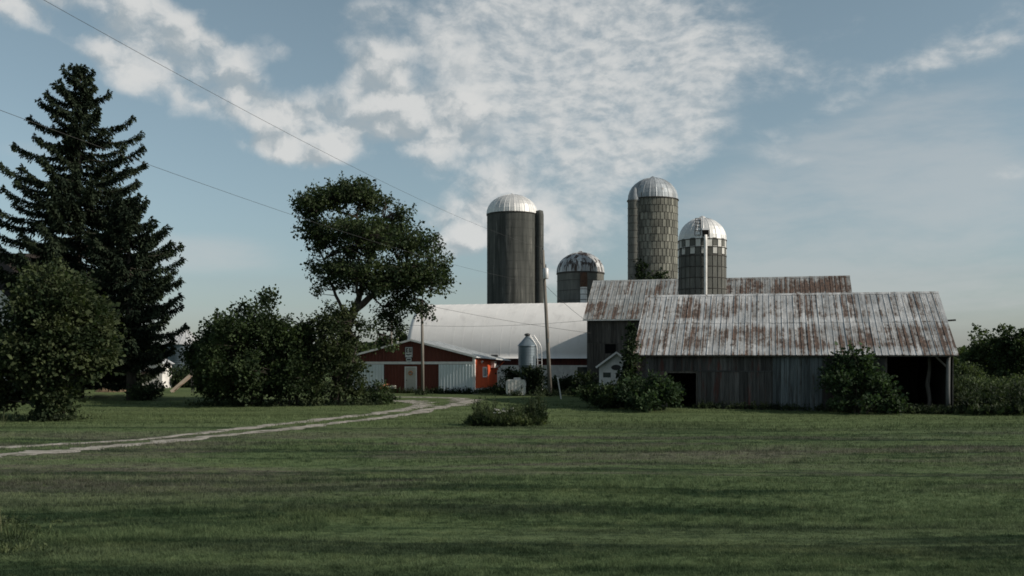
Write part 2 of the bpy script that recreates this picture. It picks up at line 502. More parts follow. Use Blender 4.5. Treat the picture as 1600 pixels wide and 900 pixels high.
m_stave = M('concrete_stave', (0.115, 0.118, 0.100), (0.195, 0.195, 0.165), 1.5, (2, 2, 0.7), 0, 0.95, bump=0.4, objrand=0.36, c3=(0.075, 0.078, 0.066), scale3=0.7, thr3=(0.52, 0.72))
m_stave_dark = M('dark_concrete_stave', (0.075, 0.078, 0.070), (0.115, 0.116, 0.104), 1.5, (2, 2, 0.5), 0, 0.95, bump=0.4, objrand=0.22)
m_stave_white = M('whitewashed_stave', (0.42, 0.42, 0.39), (0.55, 0.55, 0.52), 2.0, (2, 2, 0.5), 0, 0.9, objrand=0.18, c3=(0.16, 0.16, 0.15), scale3=2.0, thr3=(0.58, 0.72))
m_hoop = M('iron_hoop', (0.035, 0.033, 0.030), (0.06, 0.055, 0.05), 2.0, rough=0.7)
m_dome = M('galvanised_dome', (0.50, 0.50, 0.49), (0.62, 0.62, 0.60), 1.2, rough=0.55, metal=0.35, spec=0.5, objrand=0.10)
m_dome_stain = M('stained_galvanised_dome', (0.20, 0.225, 0.24), (0.36, 0.385, 0.40), 1.2, (2, 2, 0.4), 0, 0.60, metal=0.3, objrand=0.22, c3=(0.085, 0.068, 0.052), scale3=1.0, stretch3=(2.8, 2.8, 0.35), thr3=(0.57, 0.70))
m_dome_rust = M('rust_streaked_dome', (0.32, 0.34, 0.35), (0.46, 0.47, 0.47), 1.2, (2, 2, 0.4), 0, 0.60, metal=0.3, objrand=0.25, c3=(0.050, 0.036, 0.030), scale3=1.0, stretch3=(2.3, 2.3, 0.16), thr3=(0.47, 0.57))
m_galv = M('galvanised_steel', (0.115, 0.150, 0.175), (0.165, 0.205, 0.230), 2.0, (1, 1, 0.4), 0, 0.45, metal=0.35, spec=0.4)  # darkened: the feed bin's shade is put into the colour
m_galv_pale = M('pale_galvanised_steel', (0.46, 0.47, 0.47), (0.58, 0.585, 0.58), 2.0, rough=0.5, metal=0.3)
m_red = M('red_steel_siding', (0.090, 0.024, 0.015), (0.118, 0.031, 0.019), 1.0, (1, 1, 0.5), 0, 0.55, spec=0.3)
m_red_sunlit = M('sunlit_red_siding', (0.50, 0.085, 0.030), (0.60, 0.110, 0.038), 1.0, (1, 1, 0.5), 0, 0.55, spec=0.3)  # brighter copy of the red siding, sunlight put into the colour
m_paleblue = M('pale_blue_siding', (0.56, 0.62, 0.62), (0.66, 0.71, 0.71), 1.0, (1, 1, 0.3), 0, 0.6, spec=0.3)
m_white = M('white_paint', (0.62, 0.61, 0.58), (0.74, 0.73, 0.70), 2.0, rough=0.7)
m_white_old = M('old_white_paint', (0.50, 0.49, 0.46), (0.68, 0.67, 0.63), 3.0, (1, 1, 0.5), 0, 0.8, c3=(0.25, 0.24, 0.22), scale3=2.5, thr3=(0.60, 0.75))
m_cream = M('cream_door', (0.40, 0.39, 0.34), (0.48, 0.47, 0.42), 2.0, rough=0.7)
m_red_roof = M('grey_steel_roof', (0.46, 0.48, 0.48), (0.58, 0.60, 0.60), 1.0, rough=0.5, metal=0.1)
m_conc = M('pale_concrete', (0.34, 0.33, 0.30), (0.46, 0.45, 0.42), 3.0, rough=0.95, bump=0.3)
m_glass = M('window_glass', (0.02, 0.03, 0.035), (0.035, 0.05, 0.055), 1.0, rough=0.08, spec=0.6)
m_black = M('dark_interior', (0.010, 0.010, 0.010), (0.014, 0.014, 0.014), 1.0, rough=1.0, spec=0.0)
m_brownroof = M('brown_shingle', (0.028, 0.022, 0.018), (0.045, 0.036, 0.030), 3.0, (1, 1, 4), 0, 0.95, bump=0.6)
m_darkred = M('dark_red_board', (0.050, 0.016, 0.014), (0.085, 0.026, 0.020), 2.0, (5, 5, 0.5), 0, 0.9)
m_pole = M('utility_pole_wood', (0.12, 0.11, 0.095), (0.22, 0.205, 0.18), 3.0, (4, 4, 0.3), 0, 0.92, bump=0.4)
m_wire = M('grey_wire', (0.04, 0.04, 0.04), (0.06, 0.06, 0.06), 2.0, rough=0.6)
m_plastic = M('white_plastic', (0.56, 0.545, 0.50), (0.68, 0.66, 0.62), 3.0, rough=0.6)
m_iron = M('dark_iron', (0.03, 0.03, 0.03), (0.05, 0.05, 0.05), 3.0, rough=0.6)
m_umbrella = M('brown_canvas', (0.030, 0.022, 0.017), (0.045, 0.034, 0.026), 3.0, rough=0.95)
m_heap = M('brown_heap', (0.10, 0.075, 0.048), (0.19, 0.14, 0.09), 3.0, rough=1.0, bump=0.8, bscale=12)
m_pink = M('faded_pink_plastic', (0.36, 0.15, 0.11), (0.46, 0.20, 0.15), 2.0, rough=0.7)
m_slide = M('pale_slide_rail', (0.55, 0.46, 0.38), (0.68, 0.58, 0.49), 2.0, rough=0.7)
m_pot = M('dark_pot', (0.03, 0.04, 0.04), (0.06, 0.07, 0.07), 4.0, rough=0.8)
m_orange_flower = M('orange_petal', (0.45, 0.17, 0.07), (0.60, 0.30, 0.16), 8.0, rough=0.8)
m_pale_flower = M('pale_petal', (0.34, 0.34, 0.30), (0.48, 0.48, 0.42), 8.0, rough=0.8)

lf_elm = leaf_mat('elm_leaf', (0.024, 0.040, 0.020), (0.050, 0.068, 0.030), 0.30)
lf_bush = leaf_mat('shrub_leaf', (0.020, 0.034, 0.016), (0.042, 0.062, 0.026), 0.25)
lf_left = leaf_mat('tree_leaf', (0.024, 0.038, 0.018), (0.054, 0.068, 0.032), 0.25)
lf_dark = leaf_mat('dark_leaf', (0.016, 0.027, 0.014), (0.032, 0.048, 0.022), 0.2)
lf_vine = leaf_mat('vine_leaf', (0.024, 0.042, 0.022), (0.050, 0.078, 0.038), 0.3)
lf_spruce = leaf_mat('spruce_needle', (0.014, 0.023, 0.015), (0.028, 0.039, 0.023), 0.1, rough=0.95)
lf_far = leaf_mat('far_tree_leaf', (0.038, 0.058, 0.030), (0.070, 0.092, 0.045), 0.3)
lf_weed = leaf_mat('weed_leaf', (0.036, 0.054, 0.028), (0.076, 0.096, 0.046), 0.3)
lf_weed_dark = leaf_mat('dark_weed_leaf', (0.020, 0.032, 0.018), (0.044, 0.058, 0.030), 0.25)
lf_straw = leaf_mat('dry_stalk', (0.10, 0.115, 0.06), (0.17, 0.17, 0.10), 0.3)

# ------------------------------------------------------------------ ground and driveway
def build_ground():
    xs = np.unique(np.concatenate([np.linspace(-60, 60, 121), np.linspace(-2500, -60, 40), np.linspace(60, 2500, 40)]))
    ys = np.unique(np.concatenate([np.linspace(-12, 110, 163), np.linspace(110, 3500, 45), np.linspace(-400, -12, 12)]))
    X, Y = np.meshgrid(xs, ys)
    V = np.stack([X, Y, gz(X, Y)], -1).reshape(-1, 3)
    nx, ny = len(xs), len(ys)
    i = np.arange(nx * ny).reshape(ny, nx)
    F = np.stack([i[:-1, :-1], i[:-1, 1:], i[1:, 1:], i[1:, :-1]], -1).reshape(-1, 4)
    o = mobj('ground', np_mesh('ground', V, F, lawn_soil, True))
    tag(o, 'mown green lawn with faint swaths and dry patches', 'lawn', kind='structure')


build_ground()


def ribbon(path, widths, n=320, off=0.03, seed=0):
    """flat track laid on the terrain; path is a list of (x, y)"""
    r = np.random.default_rng(seed)
    P = np.array(path, float)
    tt = np.linspace(0, len(P) - 1, n)
    def cr(tv):
        k = np.clip(np.floor(tv).astype(int), 0, len(P) - 2); u = (tv - k)[:, None]
        p0 = P[np.maximum(k - 1, 0)]; p1 = P[k]; p2 = P[k + 1]; p3 = P[np.minimum(k + 2, len(P) - 1)]
        return 0.5 * ((2 * p1) + (-p0 + p2) * u + (2 * p0 - 5 * p1 + 4 * p2 - p3) * u ** 2 + (-p0 + 3 * p1 - 3 * p2 + p3) * u ** 3)
    C = cr(tt)
    D = np.gradient(C, axis=0); D /= np.linalg.norm(D, axis=1)[:, None]
    N = np.stack([-D[:, 1], D[:, 0]], 1)
    W = np.interp(tt, np.arange(len(P)), widths) / 2
    wob = lambda: np.convolve(r.normal(0, 1, n + 8), np.ones(5) / 5, 'same')[4:-4] * 0.75
    L = C + N * (W * (1 + wob()))[:, None]; Rr = C - N * (W * (1 + wob()))[:, None]
    rows = [L * (1 - u) + Rr * u for u in (0, .25, .5, .75, 1)]
    V = np.concatenate([np.concatenate([q, (gz(q[:, 0], q[:, 1]) + off)[:, None]], 1) for q in rows])
    V[:n, 2] -= 0.02; V[-n:, 2] -= 0.02
    F = []
    for k in range(4):
        for i in range(n - 1):
            F.append((k * n + i, (k + 1) * n + i, (k + 1) * n + i + 1, k * n + i + 1))
    return V, np.array(F), C, W


def img(px, py):
    """photo pixel on the lawn -> ground point (used once to read the plan of the drive)"""
    y = 45.0
    for _ in range(30):
        y = (2.5 - g((px - 800) / 1556 * y, y)) * 1556 / (py - 566)
        y = min(max(y, 14), 100)
    return ((px - 800) / 1556 * y, y)


trk1 = [img(-140, 708), img(-40, 702), img(80, 695), img(230, 686), img(380, 669), img(500, 656), img(590, 646), img(640, 638), img(662, 632), img(640, 627.5), img(600, 626)]
trk2 = [img(-140, 726), img(-20, 714), img(120, 703), img(240, 692), img(400, 676), img(520, 662), img(620, 650), img(690, 637), img(722, 630), img(728, 626), img(712, 622)]
yard = [img(600, 620.5), img(650, 621), img(690, 621.5), img(735, 623)]
w1 = [.9, .9, .8, .55, .9, 1.0, 1.0, 1.2, 1.6, 2.0, .6]
w2 = [1.5, 1.45, 1.4, 1.2, 1.0, .95, 1.0, 1.15, 1.7, 1.8, .6]
drive_pts = []
def build_drive():
    v1, f1, c1, _ = ribbon(trk1, w1, seed=1); v2, f2, c2, _ = ribbon(trk2, w2, seed=2, off=0.036); v3, f3, c3, _ = ribbon(yard, [.4, 1.2, 1.0, .4], 40, 0.033, seed=3)
    V = np.concatenate([v1, v2, v3]); F = np.concatenate([f1, f2 + len(v1), f3 + len(v1) + len(v2)])
    tag(mobj('driveway', np_mesh('driveway', V, F, m_gravel, True)), 'pale two-track gravel driveway curving towards the red barn', 'driveway', kind='structure')
    return c1, c2, c3


dc = build_drive()

# ------------------------------------------------------------------ foliage helpers
def leaves(P, D, L, W, fold=0.25, r=rng):
    """folded diamond leaves: P base points, D directions, L lengths, W half-widths"""
    n = len(P)
    D = D / (np.linalg.norm(D, axis=1)[:, None] + 1e-9)
    rv = r.normal(0, 1, (n, 3)); S = np.cross(D, rv); S /= (np.linalg.norm(S, axis=1)[:, None] + 1e-9)
    N = np.cross(S, D)
    L = np.broadcast_to(np.asarray(L, float), (n,))[:, None]; W = np.broadcast_to(np.asarray(W, float), (n,))[:, None]
    V = np.empty((n, 4, 3))
    V[:, 0] = P
    V[:, 1] = P + D * L * 0.5 + S * W + N * W * fold
    V[:, 2] = P + D * L
    V[:, 3] = P + D * L * 0.5 - S * W + N * W * fold
    return V.reshape(-1, 3), np.arange(4 * n).reshape(n, 4)


def lobe_points(lobes, per, r, shell=0.45):
    out, cen = [], []
    for (cx, cy, cz, rx, ry, rz) in lobes:
        n = max(3, int(per * (rx * ry * rz) ** (2 / 3)))
        d = r.normal(0, 1, (n, 3)); d /= np.linalg.norm(d, axis=1)[:, None]
        rad = r.uniform(0, 1, n) ** shell
        out.append(np.array([cx, cy, cz]) + d * rad[:, None] * np.array([rx, ry, rz]))
        cen.append(np.repeat([[cx, cy, cz]], n, 0))
    return np.concatenate(out), np.concatenate(cen)


def crown(lobes, per, nleaf, leaf, crad, seed, droop=0.1, shell=0.45, zmin=None, flat=0.7, gap=0.0, aspect=0.42):
    """leaf clusters spread through the lobes; returns leaf arrays and the cluster centres"""
    r = np.random.default_rng(seed)
    C, O = lobe_points(lobes, per, r, shell)
    if gap:
        q = np.sin(C[:, 0] * 1.9 + seed) * np.sin(C[:, 1] * 1.7 + 2 * seed) + np.sin(C[:, 2] * 2.3 + 3 * seed) * 0.8
        keep = q + r.normal(0, .5, len(C)) > -1.0 + gap
        C, O = C[keep], O[keep]
    if zmin is not None:
        k = C[:, 2] > zmin; C, O = C[k], O[k]
    n = len(C)
    cr = crad * r.uniform(0.6, 1.35, n)
    idx = np.repeat(np.arange(n), nleaf)
    off = r.normal(0, 1, (len(idx), 3)) * cr[idx][:, None] * np.array([1, 1, flat]) * 0.62
    P = C[idx] + off
    out = (C - O); out /= (np.linalg.norm(out, axis=1)[:, None] + 1e-6)
    D = off * 1.2 + out[idx] * 0.5 * crad + r.normal(0, 1, off.shape) * 0.55 * crad
    D[:, 2] -= droop * crad * 2
    if zmin is not None: P[:, 2] = np.maximum(P[:, 2], zmin)
    Ls = leaf * np.clip(r.lognormal(-.08, .38, len(P)), .4, 2.0)
    V, F = leaves(P, D, Ls, Ls * aspect, r=r)
    return V, F, C


def limb_tubes(mb, limbs, clusters, frac, seed, twig=0.02, n=5):
    """tapered limbs plus a branch from the nearest limb point to part of the leaf clusters"""
    r = random.Random(seed)
    pts = []
    for path, r0, r1 in limbs:
        sm = []
        P = [Vector(p) for p in path]
        for i in range(len(P) - 1):
            a, b = P[i], P[i + 1]
            for k in range(4):
                q = a.lerp(b, k / 4)
                q += Vector((r.uniform(-1, 1), r.uniform(-1, 1), r.uniform(-.5, .5))) * (b - a).length * 0.035 * (1 if k else 0)
                sm.append(q)
        sm.append(P[-1])
        m = len(sm)
        mb.tube(sm, [r0 + (r1 - r0) * i / (m - 1) for i in range(m)], n=7)
        pts += sm[m // 4:]
    A = np.array([tuple(p) for p in pts])
    for c in clusters:
        if r.random() > frac: continue
        dd = np.linalg.norm(A - c, axis=1) + np.maximum(0, A[:, 2] - c[2]) * 0.5
        k = int(dd.argmin()); p = pts[k]; c = Vector(c)
        if (c - p).length < 0.15: continue
        mid = p.lerp(c, 0.5) + Vector((r.uniform(-1, 1), r.uniform(-1, 1), r.uniform(0, 1.0))) * (c - p).length * 0.13
        L = (c - p).length
        mb.tube([p, mid, c], [twig * (1 + L * 0.45), twig * (0.7 + L * 0.2), twig * 0.35], n=4, cap=False)


def plant(name, loc, lobes, label, cat, mat, per=16, nleaf=34, leaf=0.2, crad=0.5, seed=1, limbs=None, twig=0.02, frac=0.4,
          group=None, droop=0.1, shell=0.45, zmin=None, gap=0.0, flat=0.7, trunk_name='trunk', crown_name='crown', bark=None, aspect=0.42, shoots=60):
    x, y = loc
    z = g(x, y)
    t = empty(name, (x, y, z), 0, label, cat, group)
    V, F, C = crown(lobes, per, nleaf, leaf, crad, seed, droop, shell, zmin, flat, gap, aspect)
    rs = np.random.default_rng(seed + 500)
    mb = MB()
    cen = C.mean(0)
    far = np.argsort(-np.linalg.norm((C - cen) / (C.std(0) + .01), axis=1) - .4 * (C[:, 2] - cen[2]) / (C[:, 2].std() + .01))[:max(shoots * 3, 10)]
    SV, SD, SL = [], [], []
    for c in C[rs.choice(far, min(shoots, len(far)), replace=False)]:
        d = (c - cen); d = d / (np.linalg.norm(d) + 1e-6) + np.array([0, 0, .7]) + rs.normal(0, .3, 3); d /= np.linalg.norm(d)
        Ln = crad * rs.uniform(1.0, 2.6)
        m = 16
        f = rs.uniform(.2, 1, m)
        SV.append(c + d * (Ln * f)[:, None] + np.array([0, 0, -.12]) * (f ** 2)[:, None] * Ln); SD.append(d * .6 + rs.normal(0, .7, (m, 3))); SL.append(leaf * rs.uniform(.5, 1.1, m))
        mb.tube([tuple(c), tuple(c + d * Ln)], [.012, .004], 3, False)
    SV, SD, SL = np.concatenate(SV), np.concatenate(SD), np.concatenate(SL)
    V2, F2 = leaves(SV, SD, SL, SL * aspect, r=rs)
    V, F = np.concatenate([V, V2]), np.concatenate([F, F2 + len(V)])
    mobj(crown_name, np_mesh(crown_name, V, F, mat), t)
    if limbs is None:
        rr = random.Random(seed)
        limbs = []
        for l in lobes[:5]:
            limbs.append(([(l[0] * 0.15 + rr.uniform(-.15, .15), l[1] * 0.15, -0.15), (l[0] * 0.5, l[1] * 0.5, l[2] * 0.45), (l[0], l[1], l[2] + l[5] * 0.3)], 0.05 + 0.012 * l[2], 0.015))
    limb_tubes(mb, limbs, C, frac, seed, twig)
    mb.build(trunk_name, bark or m_bark, t, smooth=True)
    return t


# ------------------------------------------------------------------ building helpers
unit_box = {}
def ubox(mat):
    if mat.name not in unit_box:
        unit_box[mat.name] = MB().box(-.5, .5, -.5, .5, -.5, .5).mesh('plank', mat)
    return unit_box[mat.name]


def planks(parent, x0, x1, y, z0, z1, mat, w=0.25, t=0.03, seed=0, lean=0.006, ragged=0.05, name='plank'):
    r = random.Random(seed)
    x = x0
    while x < x1 - 0.03:
        ww = min(w * r.uniform(0.8, 1.2), x1 - x)
        if x1 - x - ww < w * 0.4: ww = x1 - x
        zb = z0 + r.uniform(0, ragged); zt = z1 - r.uniform(0, ragged * 0.3)
        mobj(name, ubox(mat), parent, (x + ww / 2, y + r.uniform(-.008, .008), (zb + zt) / 2),
             (r.uniform(-.004, .004), r.uniform(-lean, lean), r.uniform(-.015, .015)), (ww - 0.014, t, zt - zb))
        x += ww


def sheet_mesh(name, w, l, mat):
    """tin roof sheet: big rib at the left edge, two small swages, slight sag; lies in local x (along ridge), y (up the slope)"""
    prof = [(-0.02, 0.0), (0.0, 0.034), (0.03, 0.034), (0.05, 0.0), (w * .22, 0.0), (w * .24, .010), (w * .26, 0.0), (w * .46, 0.0), (w * .48, .030), (w * .52, .030), (w * .54, 0.0), (w * .74, 0.0), (w * .76, .010), (w * .78, 0.0), (w + 0.01, 0.0)]
    v, f = [], []
    for yy in (0.0, l):
        v += [(x, yy, z) for x, z in prof]
    n = len(prof)
    f = [(i, i + 1, n + i + 1, n + i) for i in range(n - 1)]
    b = len(v)
    v += [(-0.02, 0, -.004), (w + .01, 0, -.004)]
    return MB().add(v, f).mesh(name, mat)


def gable_roof(thing, x0, x1, yf, yb, z_eave, z_ridge, over_f, over_x, deck_mat, tin_mat, pitch, rows=2, seed=0, name='roof'):
    """deck slab with tin sheets on the front slope (each a sub-part), one sheet field on the back slope"""
    r = random.Random(seed)
    ym = (yf + yb) / 2
    sl = (z_ridge - z_eave) / (ym - yf)
    ze = z_eave - sl * over_f
    T = 0.09
    poly = [(yf - over_f, ze - T), (yf - over_f, ze), (ym, z_ridge), (yb + over_f, ze), (yb + over_f, ze - T), (ym, z_ridge - T)]
    roof = MB().prism(poly, 'x', x0 - over_x, x1 + over_x).build(name, deck_mat, thing)
    ang = math.atan(sl)
    full = math.hypot(ym - yf + over_f, z_ridge - ze)
    n = int(round((x1 - x0 + 2 * over_x) / pitch)); w = (x1 - x0 + 2 * over_x) / n
    lap = 0.08
    ll = (full + 0.04) / rows + lap
    me = sheet_mesh('roof_sheet', w, ll, tin_mat)
    nrm = Vector((0, -math.sin(ang), math.cos(ang))); along = Vector((0, math.cos(ang), math.sin(ang)))
    for k in range(rows):
        for i in range(n):
            d0 = -0.05 + k * (ll - lap) + r.uniform(-.012, .012)
            p = Vector((x0 - over_x + i * w, yf - over_f, ze)) + along * d0 + nrm * (0.012 + 0.014 * k + r.uniform(0, .006))
            mobj('roof_sheet', me, roof, p, (ang + r.uniform(-.0025, .0025), r.uniform(-.002, .002), r.uniform(-.0015, .0015)))
    # back slope in one field, ridge cap
    me2 = MB().add([(x0 - over_x, yb + over_f + .03, ze + .004), (x1 + over_x, yb + over_f + .03, ze + .004), (x1 + over_x, ym, z_ridge + .012), (x0 - over_x, ym, z_ridge + .012)], [(0, 1, 2, 3)])
    me2.build('back_sheeting', tin_mat, roof)
    cap = MB().prism([(ym - .22, z_ridge - .22 * sl + .055), (ym, z_ridge + .075), (ym + .22, z_ridge - .22 * sl + .055), (ym, z_ridge + .05)], 'x', x0 - over_x - .02, x1 + over_x + .02)
    cap.build('ridge_cap', tin_mat, roof)
    return roof


# ================================================================== FRONT BARN
def front_barn():
    t = empty('weathered_barn', (8.02, 64.0, 0), -A14, 'long low weathered plank barn with rusty tin roof and open bay', 'barn', 'old barns')
    t.rotation_euler = (0, R(0.12), -A14)
    L, D = 18.9, 13.6
    zb = -0.75
    gable_roof(t, 0, L, 0, D, 3.16, 7.17, 0.32, 0.22, m_timber, m_roof_front, 0.78, 2, 5)
    fw = MB().box(0.0, 8.4, 0.06, 0.16, 1.82, 1.98).box(0, L, .06, .2, 3.0, 3.14).build('front_wall', m_timber, t)
    planks(fw, 0.0, 8.38, 0.02, 1.93, 3.10, m_plank, .27, seed=1)
    planks(fw, 0.0, 1.85, 0.02, zb, 1.90, m_plank, .26, seed=2)
    planks(fw, 3.86, 8.38, -0.03, zb + .12, 1.92, m_plank, .27, seed=3)
    planks(fw, 8.44, 11.4, 0.0, zb + .1, 3.08, m_plank_blue, .25, seed=4)
    planks(fw, 11.4, 15.05, 0.02, zb + .1, 3.06, m_plank, .26, seed=6)
    MB().bar((3.8, -.06, 1.96), (8.5, -.06, 1.94), .05, .09).build('door_track', m_iron, t)
    # posts
    for x in (1.87, 3.82, 8.41, 15.1):
        MB().box(x - .07, x + .07, .05, .2, zb, 3.05).build('post', m_timber, t)
    MB().tube([(18.62, .1, zb), (18.60, .1, 1.0), (18.64, .12, 3.1)], [.15, .13, .12], 8).build('post', m_timber_pale, t, smooth=True)['label'] = 'pale crooked corner post of the open bay'
    MB().tube([(17.66, 1.1, zb), (17.72, 1.05, .3), (17.60, 1.1, 1.2), (17.74, 1.15, 2.2), (17.68, 1.1, 3.3)], [.15, .12, .14, .11, .10], 8).build('post', m_timber, t, smooth=True)['label'] = 'gnarled log post inside the open bay'
    MB().bar((17.75, .12, 3.05), (18.55, .12, 2.25), .09, .11).build('brace', m_timber, t)
    MB().bar((15.1, .12, 2.98), (18.7, .12, 2.98), .14, .2).build('beam', m_timber, t)
    # end walls and back wall
    gp = [(0.05, zb), (0.05, 3.05), (D / 2, 7.0), (D - .05, 3.05), (D - .05, zb)]
    MB().prism(gp, 'x', 0.0, 0.05).build('gable_wall', m_plank_dark, t)
    MB().prism(gp, 'x', L - .05, L).build('gable_wall', m_plank_dark, t)
    MB().box(0, L, D - .06, D, zb, 3.1).build('back_wall', m_plank_dark, t)
    for x in (5.0, 10.0, 15.0):
        MB().box(x - .1, x + .1, 6.7, 6.9, zb, 7.0).build('inner_post', m_timber, t)
    # stub of an old beam poking out of the far gable
    MB().bar((L - .05, 3.6, 5.15), (L + .75, 3.6, 5.2), .08, .11).build('beam_stub', m_timber, t)


front_barn()


# ================================================================== TALL BARN BEHIND
def tall_barn():
    t = empty('tall_barn', (6.32, 84.0, 0), -A14, 'tall grey board barn with patchy rusted tin roof behind the low barn', 'barn', 'old barns')
    L, D = 21.2, 10.0
    gable_roof(t, 0, L, 0, D, 6.30, 9.72, 0.30, 0.28, m_timber, m_roof_back, 0.80, 2, 9)
    MB().box(-.30, L + .30, -.36, -.325, 5.98, 6.10).build('eave_board', m_white_old, t)
    fw = MB().box(0, 6.2, .05, .15, 4.02, 4.14).build('front_wall', m_timber, t)
    planks(fw, 0, 6.2, 0.02, 4.08, 6.2, m_plank_dark, .26, seed=11)
    planks(fw, 0, 1.55, 0.02, -.3, 4.06, m_plank_dark, .26, seed=12)
    planks(fw, 1.55, 2.45, 0.02, -.3, 3.25, m_plank_dark, .26, seed=13)
    planks(fw, 2.45, 6.2, 0.02, -.3, 4.06, m_plank_dark, .26, seed=14)
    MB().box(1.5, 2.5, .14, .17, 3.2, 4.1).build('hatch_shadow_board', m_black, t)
    MB().box(6.2, L, 0.0, .1, -.3, 6.2).build('front_wall_far', m_plank_dark, t)
    gp = [(0.1, -.3), (0.1, 6.15), (D / 2, 9.55), (D - .05, 6.15), (D - .05, -.3)]
    MB().prism(gp, 'x', 0.04, 0.1).build('gable_wall', m_plank_dark, t)
    MB().prism(gp, 'x', L - .1, L - .04).build('gable_wall', m_plank_dark, t)
    MB().box(0, L, D - .06, D, -.3, 6.2).build('back_wall', m_plank_dark, t)


tall_barn()


# ================================================================== ROUND-ROOFED BARN
def hoop_barn():
    ux = Vector((math.cos(A14), -math.sin(A14))); uy = Vector((math.sin(A14), math.cos(A14)))
    p = Vector((6.32, 84.0)) + uy * 9.6
    t = empty('round_roof_barn', (p.x, p.y, 0), -A14, 'long barn with smooth white arched roof and white lower wall', 'barn')
    x0, x1 = -19.3, -0.12
    hw = 5.5; ze, zr = 3.08, 8.45
    prof = []
    for i in range(25):                                  # slightly pointed arch
        a = i / 24
        u = math.sin(a * math.pi / 2)
        prof.append((hw * (1 - a) ** 0.5 if False else hw * math.cos(a * math.pi / 2) ** 1.12, ze + (zr - ze) * u ** 1.04))
    left = [(-y + hw, z) for y, z in prof]               # front (towards camera): y from 0 to hw
    right = [(y + hw, z) for y, z in prof[::-1]][1:]
    arch = left + right
    # small kick-out at the eave
    arch = [(-0.30, ze - 0.22)] + arch + [(2 * hw + .3, ze - 0.22)]
    n = len(arch)
    nx = 48
    V, F = [], []
    for k in range(nx + 1):
        x = x0 - .35 + (x1 - x0 + .35) * k / nx
        for y, z in arch: V.append((x, y, z))
    for k in range(nx):
        for i in range(n - 1):
            F.append((k * n + i, (k + 1) * n + i, (k + 1) * n + i + 1, k * n + i + 1))
    b = len(V)
    for k in (0, nx):                                    # edge thickness
        x = x0 - .35 if k == 0 else x1
        for y, z in arch: V.append((x, hw + (y - hw) * .985, z - .10))
    for i in range(n - 1):
        F.append((i, i + 1, b + i + 1, b + i)); F.append((nx * n + i, nx * n + i + 1, b + n + i + 1, b + n + i))
    roof = MB().add(V, F).build('roof', m_white_roof, t, smooth=True)
    for x in np.linspace(x0 + .6, x1 - .4, 20):          # standing seams
        mb = MB()
        mb.tube([(x, y - .0, z + .004) for y, z in arch[1:n // 2 + 1]], .009, 4)
        mb.build('seam', m_white_roof, roof)
    MB().prism([(y, z - .02) for y, z in left + right], 'x', x0, x0 + .06).build('gable_wall', m_white_old, t)
    # front wall: dark red band over white blockwork with openings
    MB().box(x0, x1, 0.05, .25, 2.22, 3.0).build('upper_band', m_darkred, t)
    wins = [(-2.62, -0.95), (-8.2, -6.6), (-13.2, -11.6)]
    xs = [x0] + [v for w in sorted(wins) for v in w] + [x1]
    mb = MB().box(x0, x1, 0.0, .3, -.3, 0.98)
    for i in range(0, len(xs), 2): mb.box(xs[i], xs[i + 1], 0.0, .3, .98, 2.22)
    for a, c in wins: mb.box(a, c, 0.0, .3, 2.12, 2.22)
    wall = mb.build('lower_wall', m_white_old, t)
    for a, c in wins:
        wn = MB().box(a, a + .06, -.02, .1, 1.06, 2.08).box(c - .06, c, -.02, .1, 1.06, 2.08).box(a, c, -.02, .1, 2.06, 2.14).box(a - .05, c + .05, -.1, .1, .96, 1.06).build('window', m_white, t)
        MB().box(a + .06, c - .06, .16, .18, 1.06, 2.06).build('pane', m_glass, wn)
    MB().box(x0, x1, 2 * hw - .25, 2 * hw - .05, -.3, 3.0).build('back_wall', m_white_old, t)


hoop_barn()


# ================================================================== SILOS
def dome(parent, r, z0, h, n, mat, rib=0.03, name='dome'):
    d = MB().lathe([(r * .985, z0 - .06), (r * .985, z0 + .02)], 48).build(name, mat, parent)
    prof = []
    for i in range(9):
        a = i / 8 * math.pi / 2 * .985
        prof.append((r * 1.02 * math.cos(a), z0 + h * math.sin(a) ** .95))
    mb = MB(); da = 2 * math.pi / n
    for (rr, z) in prof:
        for t_, dr in ((-.5, rib), (-.40, 0.0), (0.0, -.0), (.40, 0.0), (.5, rib)):
            k = min(1.0, rr / r * 1.5)
            mb.v.append(((rr + dr * k) * math.cos(t_ * da), (rr + dr * k) * math.sin(t_ * da), z + (0 if rr > r * .5 else dr * .6)))
    for i in range(8):
        for k in range(4):
            mb.f.append((i * 5 + k, i * 5 + k + 1, (i + 1) * 5 + k + 1, (i + 1) * 5 + k))
    me = mb.mesh('dome_panel', mat)
    for k in range(n):
        mobj('dome_panel', me, d, (0, 0, 0), (0, 0, da * (k + .5)))
    MB().lathe([(.28, z0 + h - .06), (.26, z0 + h + .05), (.05, z0 + h + .17), (0.0, z0 + h + .17)], 12).build('dome_cap', mat, d)
    return d


def hoops(parent, r, zs, mat, th=.022):
    for z in zs:
        mb = MB(); N = 48
        mb.lathe([(r + .004, z - th), (r + .004 + th * 1.4, z - th * .6), (r + .004 + th * 1.4, z + th * .6), (r + .004, z + th)], N)
        mb.build('hoop', mat, parent)


def stave_mesh(r, n, h, mat, nm='stave'):
    da = 2 * math.pi / n * .44
    v = []
    for z in (0.012, h - .012):
        for a, rr in ((-da, r - .03), (-da * .9, r), (da * .9, r), (da, r - .03)):
            v.append((rr * math.cos(a), rr * math.sin(a), z))
    f = [(i, i + 1, 4 + i + 1, 4 + i) for i in range(3)] + [(0, 3, 2, 1), (4, 5, 6, 7)]
    return MB().add(v, f).mesh(nm, mat)


